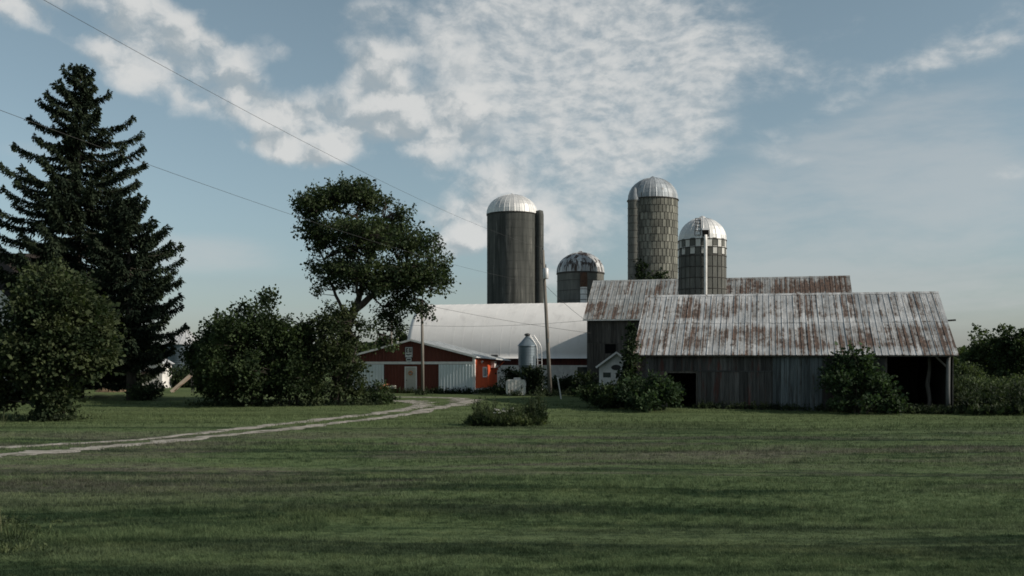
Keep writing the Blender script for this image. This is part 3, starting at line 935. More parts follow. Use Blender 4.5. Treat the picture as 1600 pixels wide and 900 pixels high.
def silo(x, y, label, r, z_base, dome_h, dome_mat, body_mat, n_gore):
    t = empty('silo', (x, y, -.2), 0, label, 'silo', 'silos behind the barns')
    body = MB().lathe([(r, -.3), (r, z_base + .2)], 56).build('silo_wall', body_mat, t, smooth=True)
    d = dome(t, r, z_base + .2, dome_h, n_gore, dome_mat)
    return t, body, d


# tall smooth concrete silo, left
t1, b1, _ = silo(0.0, 118, 'widest smooth dark concrete silo with clean silver ribbed dome, leftmost', 2.96, 20.0, 2.35, m_dome, m_concrete_dark, 30)
hoops(b1, 2.96, [z + .2 for z in np.arange(1.0, 20.0, 0.95)], m_concrete_dark, .010)
hoops(b1, 2.96, [20.12], m_hoop, .05)
ch = MB().lathe([(.48, -.3), (.48, 20.0), (.40, 20.5), (0, 20.62)], 18, c=(3.25, -.9)).build('unloading_chute', m_concrete_dark, t1, smooth=True)
for z in np.arange(2, 20, 1.3):
    MB().lathe([(.49, z - .02), (.505, z), (.49, z + .02)], 16, c=(3.25, -.9)).build('chute_band', m_hoop, ch)
# short stave silo with rust-streaked dome
t2, b2, _ = silo(7.29, 106, 'short dark silo with rust streaked dome above the white roof', 2.49, 12.0, 2.2, m_dome_rust, m_stave_dark, 20)
hoops(b2, 2.49, [z + .2 for z in np.arange(.6, 12.0, 1.05)], m_hoop, .022)
hoops(b2, 2.49, [12.1], m_hoop, .06)
c2 = MB().lathe([(.36, -.2), (.36, 11.9), (.0, 12.0)], 14, c=(.15, -2.72)).build('unloading_chute', m_white_old, t2, smooth=True)
c2['label'] = 'pale pipe chute with rusty top'
MB().lathe([(.37, 10.5), (.38, 10.9), (.37, 11.9), (.36, 12.02), (0, 12.05)], 14, c=(.15, -2.72)).build('rusty_chute_top', M('rusty_metal', (.045, .026, .018), (.085, .045, .028), 3.0, rough=.9), c2, smooth=True)
for z in np.arange(7, 10.5, .55):
    MB().lathe([(.365, z - .03), (.385, z), (.365, z + .03)], 14, c=(.15, -2.72)).build('chute_band', m_hoop, c2)
MB().bar((.35, -2.2, 12.35), (.55, -2.0, 13.0), .5, .06).build('dome_hatch', m_iron, t2)

# tallest stave silo
N3, R3 = 38, 2.50
t3, b3, _ = silo(14.14, 100, 'tallest silo with visible concrete staves and stained blue grey dome', R3 - .06, 18.76, 2.25, m_dome_stain, m_hoop, 24)
rowh = 0.72
me3 = stave_mesh(R3, N3, rowh, m_stave)
V = MB()
row = 0
z = 18.9
while z > -0.3:
    z -= rowh
    for k in range(N3):
        a = 2 * math.pi * (k + .5 * (row % 2)) / N3
        if row < 14 and -math.sin(a) > 0.05:                 # towards the yard: single staves
            mobj('stave', me3, t3, (0, 0, z), (0, 0, a))
        else:
            da = 2 * math.pi / N3 * .44
            V.add([(R3 * math.cos(a - da), R3 * math.sin(a - da), z + .012), (R3 * math.cos(a + da), R3 * math.sin(a + da), z + .012),
                   (R3 * math.cos(a + da), R3 * math.sin(a + da), z + rowh - .012), (R3 * math.cos(a - da), R3 * math.sin(a - da), z + rowh - .012)], [(0, 1, 2, 3)])
    row += 1
lo = V.build('lower_staves', m_stave, t3); lo['kind'] = 'stuff'
hoops(b3, R3, [18.9 - rowh * i for i in range(1, 20)], m_hoop, .017)
hoops(b3, R3, [18.92], m_hoop, .06)
# half-round chute on the left side with tin hood
ca = math.atan2(-.62, -.80)
cx, cy = 2.62 * math.cos(ca), 2.62 * math.sin(ca)
ch3 = MB().lathe([(.55, -.3), (.55, 18.7)], 18, c=(cx, cy)).build('unloading_chute', m_stave_dark, t3, smooth=True)
MB().lathe([(.60, 18.65), (.58, 18.9), (.10, 19.95), (0, 20.0)], 14, c=(cx + .1, cy + .1)).build('chute_hood', m_dome_stain, ch3, smooth=True)
for z in np.arange(2, 18.9, rowh):
    MB().lathe([(.555, z - .03), (.575, z), (.555, z + .03)], 16, c=(cx, cy)).build('chute_band', m_hoop, ch3)
# small silo with whitewashed checker band
N4, R4 = 26, 1.88
t4, b4, d4 = silo(15.1, 79.0, 'narrow silo with white checkered band and bright silver dome, rightmost', R4 - .05, 12.1, 1.85, m_dome, m_hoop, 22)
rows4 = [(11.65, .62, 'chk'), (11.05, .62, 'chk2')]
meW = stave_mesh(R4, N4, .62, m_stave_white); meD = stave_mesh(R4, N4, .62, m_stave_dark)
for j, zr in enumerate((11.68, 11.05)):
    for k in range(N4):
        mobj('stave', meW if (k + j) % 2 == 0 else meD, t4, (0, 0, zr + (0.10 if k % 2 else -0.02)), (0, 0, 2 * math.pi * k / N4))
me4 = stave_mesh(R4, N4, .86, m_stave_dark)
zz = 11.0
for j in range(5):
    zz -= .86
    for k in range(N4):
        mobj('stave', me4, t4, (0, 0, zz), (0, 0, 2 * math.pi * k / N4))
V = MB().lathe([(R4, -.3), (R4, zz)], 48); V.build('lower_wall', m_stave_dark, t4, smooth=True)
hoops(b4, R4, [11.03 - .86 * i for i in range(0, 9)], m_hoop, .02)
hoops(b4, R4, [12.30, 11.68], m_hoop, .03)
# white fill pipe up the front and ladder strips on the dome
MB().tube([(-.14, -2.06, -.2), (-.14, -2.06, 12.0), (-.12, -1.96, 12.55)], .125, 10).build('fill_pipe', m_white, t4, smooth=True)
MB().box(-.34, .14, -1.93, -1.70, 12.45, 12.95).build('dome_hatch', m_black, d4)
MB().add([(-.34, -1.83, 12.95), (.16, -1.83, 12.95), (.16, -1.02, 13.85), (-.30, -1.02, 13.85)], [(0, 1, 2, 3)]).build('hatch_cover', m_galv_pale, d4)
lad = MB()
for q in range(6):
    a = R(8 + 11 * q); rr = R4 * 1.05
    y_, z_ = -rr * math.cos(a) * .93, 12.3 + 1.85 * math.sin(a) * 1.03
    lad.bar((-.95 + .05 * q, y_, z_), (-.50 + .04 * q, y_, z_), .05, .05)
for s0, s1 in ((-.95, -.70), (-.50, -.30)):
    lad.tube([(s0 + (s1 - s0) * q / 5, -R4 * 1.05 * math.cos(R(8 + 11 * q)) * .93, 12.3 + 1.85 * math.sin(R(8 + 11 * q)) * 1.03) for q in range(6)], .03, 5)
lad.build('dome_ladder', m_iron, d4)


# ================================================================== RED BARN
def ribbed(x0, x1, y, z0, z1, pitch=.26, depth=.035, top=None):
    """vertical ribbed steel siding facing -y; top(x) gives a sloping upper edge"""
    mb = MB(); xs = []
    x = x0
    while x < x1 - 1e-6:
        for dx, dy in ((0, 0), (pitch * .62, 0), (pitch * .72, -depth), (pitch * .90, -depth)):
            if x + dx < x1: xs.append((x + dx, y + dy))
        x += pitch
    xs.append((x1, y))
    for xx, yy in xs:
        zt = top(xx) if top else z1
        mb.v += [(xx, yy, z0), (xx, yy, zt)]
    for i in range(len(xs) - 1):
        mb.f.append((2 * i, 2 * i + 2, 2 * i + 3, 2 * i + 1))
    return mb


def red_barn():
    t = empty('red_barn', (-3.06, 82.0, -.08), -A14, 'low red metal shed with pale sliding doors and white door', 'barn')
    W, L = 11.0, 7.0
    ze, zp = 3.08, 4.46
    top = lambda x: ze + (zp - ze) * (1 - abs(x + W / 2) / (W / 2)) - .06
    # structural box behind the siding
    poly = [(-W + .05, -.3), (-.05, -.3), (-.05, ze - .12), (-W / 2, zp - .12), (-W + .05, ze - .12)]
    MB().prism(poly, 'y', .12, L - .05).build('wall_core', m_black, t)
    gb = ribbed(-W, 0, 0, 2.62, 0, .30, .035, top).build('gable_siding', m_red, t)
    MB().box(-W - .05, .03, -.09, .05, 2.42, 2.63).build('door_rail', m_white, t)
    ribbed(-9.3, -1.0, .02, .05, 2.42, .30).build('recessed_siding', m_red, t)
    ld = ribbed(-W + .02, -7.95, -.08, .12, 2.40, .27, .04).build('sliding_door', m_paleblue, t); ld['label'] = 'pale blue ribbed sliding door at left'
    rd = ribbed(-3.10, -.16, -.08, .08, 2.40, .27, .04).build('sliding_door', m_paleblue, t); rd['label'] = 'pale blue ribbed sliding door at right'
    MB().box(-.17, .03, -.10, .10, -.2, 2.42).box(-.17, .03, -.10, .10, 2.63, ze - .02).build('corner_trim', m_white, t)
    # white entrance door with wreath and knob
    dr = MB().box(-6.02, -5.12, -.05, .06, .12, 2.14).build('entrance_door', m_cream, t)
    MB().box(-6.10, -6.02, -.07, .08, .1, 2.22).box(-5.12, -5.04, -.07, .08, .1, 2.22).box(-6.02, -5.12, -.07, .08, 2.14, 2.22).build('door_frame', m_white, dr)
    MB().box(-5.92, -5.22, -.06, .0, .30, .95).build('door_panel', m_cream, dr)
    w = MB()
    w.tube([(-5.57 + .15 * math.cos(a), -.10, 1.68 + .15 * math.sin(a)) for a in np.linspace(0, 2 * math.pi, 13)], .05, 6, False)
    w.build('wreath', m_orange_flower, dr, smooth=True)
    MB().lathe([(0, -.02), (.04, 0), (.04, .05), (0, .06)], 8).build('knob', m_iron, dr, (-5.93, -.06, 1.08), (R(90), 0, 0))
    # signs on the gable
    sg = MB().box(-6.05, -5.40, -.10, -.055, 2.98, 3.86).build('sign_board', m_white, t); sg['label'] = 'white rectangular sign with dark emblem on the gable'
    e = MB()
    for (a, b, c, d) in [(-5.97, -5.88, 3.42, 3.74), (-5.97, -5.76, 3.68, 3.76), (-5.97, -5.76, 3.40, 3.47), (-5.84, -5.76, 3.54, 3.60), (-5.70, -5.62, 3.40, 3.76), (-5.56, -5.48, 3.40, 3.76), (-5.70, -5.48, 3.40, 3.48), (-5.70, -5.60, 3.68, 3.76),
                         (-5.97, -5.80, 3.20, 3.28), (-5.84, -5.66, 3.16, 3.24), (-5.68, -5.48, 3.21, 3.29)]:
        e.box(a, b, -.112, -.101, c, d)
    e.build('emblem', m_iron, sg)
    MB().box(-6.05, -5.40, -.112, -.101, 3.82, 3.86).box(-6.05, -5.40, -.112, -.101, 2.98, 3.02).box(-6.05, -6.02, -.112, -.101, 3.02, 3.82).box(-5.43, -5.40, -.112, -.101, 3.02, 3.82).build('sign_border', m_galv, sg)
    rs = MB().lathe([(0, .0), (.25, 0), (.25, .04), (0, .04)], 20).build('round_sign', m_galv_pale, t, (-5.72, -.06, 2.80), (R(90), 0, 0)); rs['label'] = 'small round grey sign under the square sign'
    MB().box(-.16, .16, -.05, .05, .041, .05).build('sign_bar', m_iron, rs)
    # side wall on the right: red siding with its sunlit tone put into the colour
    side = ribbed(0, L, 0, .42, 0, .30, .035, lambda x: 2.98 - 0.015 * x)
    sm = side.build('side_siding', m_red_sunlit, t, (0.02, 0.10, 0), (0, 0, R(90))); sm['label'] = 'sunlit orange red side wall'
    MB().box(-.10, .06, .10, L, -.3, .42).build('foundation', m_conc, t)
    win = MB().box(.055, .12, 2.15, 3.35, 1.30, 1.40).box(.055, .12, 2.15, 3.35, 2.08, 2.18).box(.055, .12, 2.15, 2.27, 1.40, 2.08).box(.055, .12, 3.23, 3.35, 1.40, 2.08).box(.055, .10, 2.72, 2.78, 1.40, 2.08).build('window', m_white, t)
    MB().box(.058, .07, 2.27, 3.23, 1.40, 2.08).build('pane', m_glass, win)
    fl = MB().lathe([(.02, 0), (.06, .03), (.13, .14), (.12, .16)], 12).build('flood_light', m_white_old, t, (.20, 1.15, 2.66), (0, R(120), 0), smooth=True)
    MB().box(.05, .40, 4.75, 5.45, 2.10, 2.70).build('wall_unit', m_white, t)['label'] = 'white box unit high on the side wall'
    MB().bar((.08, 6.6, 1.95), (.80, 6.6, 2.66), .08, .08).box(.05, .30, 6.3, 6.6, 1.90, 1.98).build('roof_brace', m_red_sunlit, t)
    MB().box(-W, 0, L - .06, L, -.3, ze - .1).build('back_wall', m_red, t)
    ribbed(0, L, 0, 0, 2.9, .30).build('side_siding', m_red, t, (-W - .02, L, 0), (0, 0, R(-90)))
    # roof: right slope overhangs more towards the back
    sl = (zp - ze) / (W / 2)
    def rz(x): return zp - sl * abs(x + W / 2)
    y0, y1 = -.25, L + .2
    xr0, xr1 = .22, 1.25
    mb = MB()
    for th in (0, -.07):
        mb.v += [(-W - .25, y0, rz(-W - .25) + th), (-W / 2, y0, zp + th), (xr0, y0, rz(xr0) + th), (-W - .25, y1, rz(-W - .25) + th), (-W / 2, y1, zp + th), (xr1, y1, rz(xr1) + th)]
    mb.f += [(0, 1, 4, 3), (1, 2, 5, 4), (9, 10, 7, 6), (10, 11, 8, 7), (0, 6, 7, 1), (1, 7, 8, 2), (2, 8, 11, 5), (3, 4, 10, 9), (4, 5, 11, 10), (0, 3, 9, 6)]
    rf = mb.build('roof', m_red_roof, t)
    for k in range(1, 9):
        y = y0 + (y1 - y0) * k / 9; xe = xr0 + (xr1 - xr0) * k / 9
        MB().bar((-W / 2, y, zp + .02), (xe, y, rz(xe) + .02), .05, .04).build('roof_rib', m_red_roof, rf)
    MB().bar((-W - .27, y0 - .02, rz(-W - .27) - .02), (-W / 2, y0 - .02, zp - .02), .04, .16).bar((-W / 2, y0 - .02, zp - .02), (xr0, y0 - .02, rz(xr0) - .02), .04, .16).build('rake_trim', m_white, rf)
    MB().lathe([(.13, 3.7), (.13, 5.25), (.16, 5.26), (.16, 5.32), (0, 5.36)], 12, c=(-8.5, 4.6)).build('vent_pipe', m_galv_pale, rf, smooth=True)
    MB().box(-.3, .25, 6.2, 6.6, rz(.2) - .02, rz(.2) + .22).build('roof_vent', m_iron, rf)


red_barn()


# ================================================================== SMALL WHITE SHED
def white_shed():
    x, y = 7.55, 72.0
    t = empty('white_shed', (x, y, g(x, y)), R(-6), 'tiny white board shed with steep gable beside the ivy', 'shed')
    h = -g(x, y)
    ze, zp, hw = 2.30 + h, 3.22 + h, 1.25
    top = lambda q: zp - (zp - ze) * abs(q) / hw - .05
    MB().prism([(-hw + .02, -.2), (hw - .02, -.2), (hw - .02, ze - .1), (0, zp - .1), (-hw + .02, ze - .1)], 'y', .04, 2.4).build('wall_core', m_white_old, t)
    fw = MB().box(-hw, hw, .0, .03, -.1, .1).build('front_wall', m_white_old, t)
    n = 12; w = 2 * hw / n
    for i in range(n):
        a, b = -hw + i * w + .006, -hw + (i + 1) * w - .006
        MB().prism([(a, -.1), (b, -.1), (b, top(b)), (a, top(a))], 'y', -.03, .03 - .004 * (i % 2)).build('board', m_white, fw)
    for s in (-1, 1):
        MB().bar((0, .9, zp + .03), (s * (hw + .22), .9, ze - .13), 2.7, .05, up=(0, 0, 1)).build('roof_slope', m_galv_pale, t)
        MB().bar((0, -.46, zp - .02), (s * (hw + .22), -.46, ze - .18), .04, .13).build('rake_board', m_white, t)
    wn = MB().box(-.96, -.40, -.05, -.028, 1.40 + h, 1.76 + h).build('window', m_glass, t)
    MB().box(-1.0, -.36, -.06, -.03, 1.36 + h, 1.40 + h).box(-1.0, -.36, -.06, -.03, 1.76 + h, 1.80 + h).build('window_frame', m_white, wn)
    MB().lathe([(0, .03), (.36, .03), (.36, .05), (0, .05)], 20).build('oval_plaque', m_iron, t, (-.02, 0, 2.12 + h), (R(90), 0, 0)).scale = (1, .55, 1)


white_shed()


# ================================================================== FEED BIN, TANK, POLES
def feed_bin():
    x, y = 1.23, 80.0
    t = empty('feed_bin', (x, y, g(x, y)), 0, 'small blue grey galvanised feed bin with cone top and ladder', 'feed bin')
    h = -g(x, y); r = .72
    prof = []
    for i in range(13): prof += [(r, 2.25 + h + i * .125), (r + .009, 2.25 + h + i * .125 + .0625)]
    MB().lathe(prof, 32).build('bin_wall', m_galv, t)
    MB().lathe([(r + .08, 3.80 + h), (r + .07, 3.83 + h), (.14, 4.58 + h), (.14, 4.68 + h), (0, 4.70 + h)], 32).build('cone_roof', m_galv, t)
    MB().lathe([(.2, 4.62 + h), (.24, 4.68 + h), (.22, 4.78 + h), (0, 4.84 + h)], 14).build('lid', m_iron, t)
    MB().lathe([(.12, .95 + h), (.16, .95 + h), (r, 2.26 + h)], 32).build('hopper', m_galv, t)
    for k in range(4):
        a = R(45 + 90 * k)
        MB().bar((r * 1.02 * math.cos(a), r * 1.02 * math.sin(a), -.1), (r * 1.02 * math.cos(a), r * 1.02 * math.sin(a), 3.0 + h), .07, .07).build('leg', m_galv, t)
    ld = MB()
    for off in (0.0, .34):
        ld.tube([(.22 + off * .9, -.30, 4.66 + h), (.72 + off, -.30, 3.86 + h), (.80 + off, -.30, 3.5 + h), (.86 + off, -.30, .4)], .028, 5)
    for q in np.linspace(.5, 3.6 + h, 11):
        ld.bar((.85, -.30, q), (1.18, -.30, q), .035, .035)
    for q in np.linspace(.12, .95, 5):
        ld.bar((.22 + .5 * q, -.30, 4.66 + h - .80 * q), (.53 + .53 * q, -.30, 4.66 + h - .80 * q), .035, .035)
    ld.build('ladder', m_galv_pale, t)


feed_bin()


def white_tank():
    x, y = .36, 79.0
    t = empty('white_tank', (x, y, g(x, y)), R(-8), 'ribbed white plastic tank on the grass beside feed bin', 'tank')
    body = MB()
    prof = [(-.66, 0.05), (-.78, .25), (-.80, 1.0), (-.72, 1.22), (-.60, 1.27), (.60, 1.27), (.72, 1.22), (.80, 1.0), (.78, .25), (.66, .05)]
    body.prism(prof, 'y', -.45, .45).build('tank_body', m_plastic, t)
    for x_ in (-.55, -.28, 0, .28, .55):
        MB().prism([(x_ - .06, .07), (x_ + .06, .07), (x_ + .06, 1.25), (x_ - .06, 1.25)], 'y', -.50, -.452).build('rib', m_plastic, t)
    MB().box(-.2, .34, -.25, .25, 1.272, 1.42).build('cap', m_plastic, t)
    MB().box(-.7, .7, -.4, .4, -.1, .045).build('skid', m_timber, t)


white_tank()


def utility_pole():
    x, y = 3.0, 78.0
    t = empty('utility_pole', (x, y, g(x, y)), 0, 'tall leaning wooden utility pole with grey transformer near barns', 'utility pole')
    h = -g(x, y)
    top = (-.58, 0, 11.3 + h)
    MB().tube([(0.02, 0, -.3), (-.27, 0, 5.5), top], [.17, .145, .11], 10).build('pole', m_pole, t, smooth=True)
    tr = MB().lathe([(0, 8.98 + h), (.20, 9.0 + h), (.22, 9.05 + h), (.22, 9.75 + h), (.16, 9.86 + h), (0, 9.88 + h)], 16, c=(-.36, -.34)).build('transformer', m_galv_pale, t, smooth=True)
    MB().tube([(-.36, -.34, 9.8 + h), (-.36, -.34, 10.15 + h)], [.05, .03], 8).build('bushing', m_iron, tr)
    MB().box(-.62, -.30, -.14, -.08, 9.2 + h, 9.3 + h).box(-.62, -.30, -.14, -.08, 9.55 + h, 9.65 + h).build('bracket', m_iron, t)
    MB().tube([(-.75, -.05, 10.25 + h), (-.75, -.05, 10.55 + h)], [.05, .035], 8).bar((-.75, -.05, 10.2 + h), (-.48, -.03, 10.25 + h), .05, .05).build('fuse_cutout', m_iron, t)
    MB().tube([(-.58, 0, 11.28 + h), (-.58, 0, 11.48 + h)], [.06, .04], 8).build('insulator', m_iron, t)
    MB().tube([(-.52, -.12, 8.5 + h), (-.52, -.16, 8.7 + h)], .05, 6).build('insulator', m_iron, t)
    MB().box(-.20, -.12, -.2, -.12, 4.2, 4.5).build('meter_box', m_galv, t)


utility_pole()


def yard_pole():
    x, y = -7.2, 80.0
    t = empty('light_pole', (x, y, g(x, y)), 0, 'slim wooden yard light pole standing before the red barn', 'light pole')
    h = -g(x, y)
    MB().tube([(.04, 0, -.3), (0, 0, 4), (-.05, 0, 7.55 + h)], [.13, .12, .09], 9).build('pole', m_pole, t, smooth=True)
    MB().tube([(0, 0, 6.55 + h), (.2, -.05, 6.75 + h), (.42, -.08, 6.78 + h)], .025, 6).build('lamp_arm', m_iron, t)
    ln = MB().lathe([(.07, 6.82 + h), (.10, 6.72 + h), (.17, 6.62 + h), (.14, 6.60 + h)], 12, c=(.44, -.08)).build('lamp_head', m_galv, t, smooth=True)
    MB().lathe([(.12, 6.62 + h), (.11, 6.52 + h), (0, 6.46 + h)], 12, c=(.44, -.08)).build('lamp_lens', m_white, ln, smooth=True)


yard_pole()
MBp = MB().tube([(0, 0, -.3), (0, 0, 6.95)], [.14, .10], 8).build('utility_pole', m_pole, None, (-12.0, 99.0, 0), smooth=True)
tag(MBp, 'far wooden pole rising behind the red barn roof', 'utility pole')
tag(MB().bar((0, 0, 1.65), (.30, 0, -.15), .09, .07).build('marker_stake', m_white_old, None, (3.38, 74.0, g(3.38, 74))), 'pale leaning wooden stake right of the utility pole', 'stake')


def wire(p, q, sag, label, rad=.016, n=28):
    p, q = Vector(p), Vector(q)
    c = p.lerp(q, .5)
    pts = [p.lerp(q, i / n) - Vector((0, 0, 4 * sag * (i / n) * (1 - i / n))) - c for i in range(n + 1)]
    o = MB().tube(pts, rad, 5).build('overhead_wire', m_wire, None, c, smooth=True)
    tag(o, label, 'wire', 'overhead wires')


wire((2.42, 78, 11.45), (-16.6, -2, 12.1), 1.3, 'upper overhead wire crossing the clouds to the tall pole', .006)
wire((2.48, 77.84, 8.65), (-17.5, -2, 9.3), 1.15, 'lower overhead wire passing the spruce and elm to the tall pole', .006)
wire((-7.22, 80, 7.15), (6.6, 83.6, 4.95), .15, 'service wire from the light pole to the grey barn wall', .012)
wire((-12.0, 98.9, 6.3), (6.1, 83.66, 6.0), .35, 'sagging wire strung across the white arched roof', .012)
wire((2.55, 78, 8.6), (6.1, 83.60, 6.08), .12, 'short wire dropping from the tall pole to the grey barn eave', .014)
wire((-7.25, 80, 7.3), (-11.95, 98.9, 6.7), .15, 'wire from the light pole to the far pole', .012)

# ================================================================== FARMHOUSE AND YARD, FAR LEFT
def farmhouse():
    t = empty('farmhouse', (-42.0, 76.0, 0), 0, 'white farmhouse with dark brown roof half hidden behind trees', 'house')
    hw = 3.7; ze, zp = 7.3, 11.0
    MB().prism([(-hw, -.3), (hw, -.3), (hw, ze), (0, zp - .1), (-hw, ze)], 'y', 0, 6).build('wing_wall', m_white, t)
    for s in (-1, 1):
        MB().bar((0, 2.6, zp + .05), (s * (hw + .35), 2.6, ze - .30), 6.2, .12).build('wing_roof', m_brownroof, t)
        MB().bar((0, -.52, zp - .02), (s * (hw + .35), -.52, ze - .37), .05, .26).build('rake_board', m_white, t)
    for z0 in (1.0, 4.4):
        for x0 in (-2.4, 1.0):
            w = MB().box(x0 - .1, x0 + 1.3, -.06, -.01, z0 - .1, z0 + 1.7).build('window', m_white, t)
            MB().box(x0, x0 + 1.2, -.075, -.061, z0, z0 + 1.6).build('pane', m_glass, w)
    MB().box(-11, 3.0, 6.02, 14, -.3, 7.2).build('main_wall', m_white, t)
    MB().prism([(5.6, 7.0), (5.6, 7.15), (10, 11.9), (14.4, 7.15), (14.4, 7.0), (10, 11.7)], 'x', -11.4, 3.6).build('main_roof', m_brownroof, t)
    MB().prism([(6.0, 7.0), (14, 7.0), (10, 11.6)], 'x', 2.9, 3.0).build('main_gable', m_white, t)


farmhouse()


def small_bits():
    x, y = -34.8, 96.0
    t = empty('garden_shed', (x, y, g(x, y)), R(-5), 'small white garden shed seen beneath the spruce branches', 'shed')
    MB().prism([(-1.1, -.1), (1.1, -.1), (1.1, 2.4), (0, 3.0), (-1.1, 2.4)], 'y', 0, 2.2).build('wall', m_white, t)
    for s in (-1, 1): MB().bar((0, 1.1, 3.06), (s * 1.3, 1.1, 2.34), 2.6, .06).build('roof_slope', m_galv_pale, t)
    MB().box(-1.0, -.3, -.05, -.01, 0, 1.9).build('door', m_white_old, t)
    x, y = -33.5, 91.0
    t = empty('patio_umbrella', (x, y, g(x, y)), 0, 'dark brown patio umbrella in front of the white shed', 'umbrella')
    cn = MB(); n = 8
    cn.v.append((0, 0, 1.80))
    for k in range(n): cn.v.append((.86 * math.cos(2 * math.pi * k / n), .86 * math.sin(2 * math.pi * k / n), 1.38))
    for k in range(n): cn.v.append((.86 * math.cos(2 * math.pi * k / n), .86 * math.sin(2 * math.pi * k / n), 1.28))
    for k in range(n): cn.f += [(0, 1 + k, 1 + (k + 1) % n), (1 + k, 9 + k, 9 + (k + 1) % n, 1 + (k + 1) % n)]
    cn.build('canopy', m_umbrella, t)
    MB().tube([(0, 0, -.05), (0, 0, 1.85)], .035, 8).build('pole', m_iron, t)
    MB().lathe([(.3, 0), (.3, .06), (.05, .12)], 12).build('base', m_iron, t)
    # grain bin
    x, y = -36.0, 110.0
    t = empty('grain_bin', (x, y, 0), 0, 'blue grey corrugated grain bin behind the left shrubs', 'grain bin')
    pr = []
    for i in range(24): pr += [(2.05, -.1 + i * .195), (2.08, i * .195)]
    MB().lathe(pr, 40).build('bin_wall', m_galv, t)
    MB().lathe([(2.25, 4.45), (2.2, 4.52), (.3, 6.0), (.3, 6.15), (0, 6.2)], 40).build('cone_roof', m_galv_pale, t)
    for k in range(20):
        a = 2 * math.pi * k / 20
        MB().bar((2.2 * math.cos(a), 2.2 * math.sin(a), 4.54), (.3 * math.cos(a), .3 * math.sin(a), 6.02), .04, .05).build('roof_rib', m_galv_pale, t)
    # slide
    x, y = -28.7, 84.0
    t = empty('playground_slide', (x, y, g(x, y)), 0, 'pale slide with reddish bed on the shaded lawn', 'slide')
    z0 = -.0
    for dy in (-.24, .24): MB().bar((0, dy, .10), (1.62, dy, 1.48), .09, .22).build('side_rail', m_slide, t)
    MB().bar((0, 0, .06), (1.60, 0, 1.42), .38, .04).build('slide_bed', m_pink, t)
    for dy in (-.22, .22): MB().bar((1.75, dy, -.1), (1.68, dy, 1.9), .05, .05).build('ladder_rail', m_iron, t)
    for q in (.3, .6, .9, 1.2): MB().bar((1.73, -.22, q), (1.73, .22, q), .04, .04).build('rung', m_iron, t)
    # brown heap
    x, y = -34.2, 86.0
    r = np.random.default_rng(3); V = []; n1, n2 = 26, 9
    for i in range(n2 + 1):
        f = i / n2
        for k in range(n1):
            a = 2 * math.pi * k / n1
            rr = (1 - f) ** .7 * (1 + .12 * math.sin(3 * a + 1) + r.normal(0, .05))
            V.append((2.0 * rr * math.cos(a), 1.1 * rr * math.sin(a), -.1 + .85 * f * (1 + .10 * math.sin(2 * a)) + r.normal(0, .04)))
    F = [(i * n1 + k, i * n1 + (k + 1) % n1, (i + 1) * n1 + (k + 1) % n1, (i + 1) * n1 + k) for i in range(n2) for k in range(n1)]
    tag(mobj('earth_heap', np_mesh('earth_heap', np.array(V), np.array(F), m_heap, True), None, (x, y, g(x, y))), 'low sunlit brown heap behind the round tree', 'heap')
    # flower pots by the red barn
    c, s = math.cos(-A14), math.sin(-A14)
    for i, (lx, lab) in enumerate(((-2.95, 'dark flower pot at the inner edge of the right sliding door'), (-.45, 'dark flower pot beside the white corner trim'))):
        ly = -.38
        X, Y = -3.06 + lx * c - ly * s, 82 + lx * s + ly * c
        t = empty('flower_pot', (X, Y, g(X, Y)), 0, lab, 'flower pot', 'flower pots at the red barn')
        MB().lathe([(0, 0), (.15, 0), (.20, .30), (.22, .30), (.22, .36), (.18, .36), (.17, .30), (0, .30)], 14).build('pot', m_pot, t, smooth=True)
        V, F, _ = crown([(0, 0, .45, .2, .2, .14)], 260, 12, .07, .08, 40 + i)
        mobj('foliage', np_mesh('foliage', V, F, lf_bush), t)
    for i, (lx, lab) in enumerate(((-7.75, 'orange flowers at the foot of the left sliding door'), (-7.0, 'pale flowers just left of the entrance door'))):
        ly = -.5
        X, Y = -3.06 + lx * c - ly * s, 82 + lx * s + ly * c
        t = empty('flower_clump', (X, Y, g(X, Y)), 0, lab, 'flowers', 'flowers at the red barn')
        V, F, C = crown([(0, 0, .28, .40, .22, .24)], 170, 14, .10, .12, 50 + i)
        mobj('foliage', np_mesh('foliage', V, F, lf_bush), t)
        r = np.random.default_rng(i); n = 26
        P = np.stack([r.normal(0, .25, n), r.normal(-.08, .10, n), r.uniform(.40, .72 - .12 * i, n)], 1)
        V, F = leaves(np.repeat(P, 4, 0), r.normal(0, 1, (n * 4, 3)), .12, .05)
        mobj('blossom', np_mesh('blossom', V, F, m_orange_flower if i == 0 else m_pale_flower), t)
        st = MB()
        for p in P: st.tube([(p[0] * .6, p[1] * .6, 0), tuple(p)], .006, 3, False)
        st.build('stem', lf_weed, t)


small_bits()

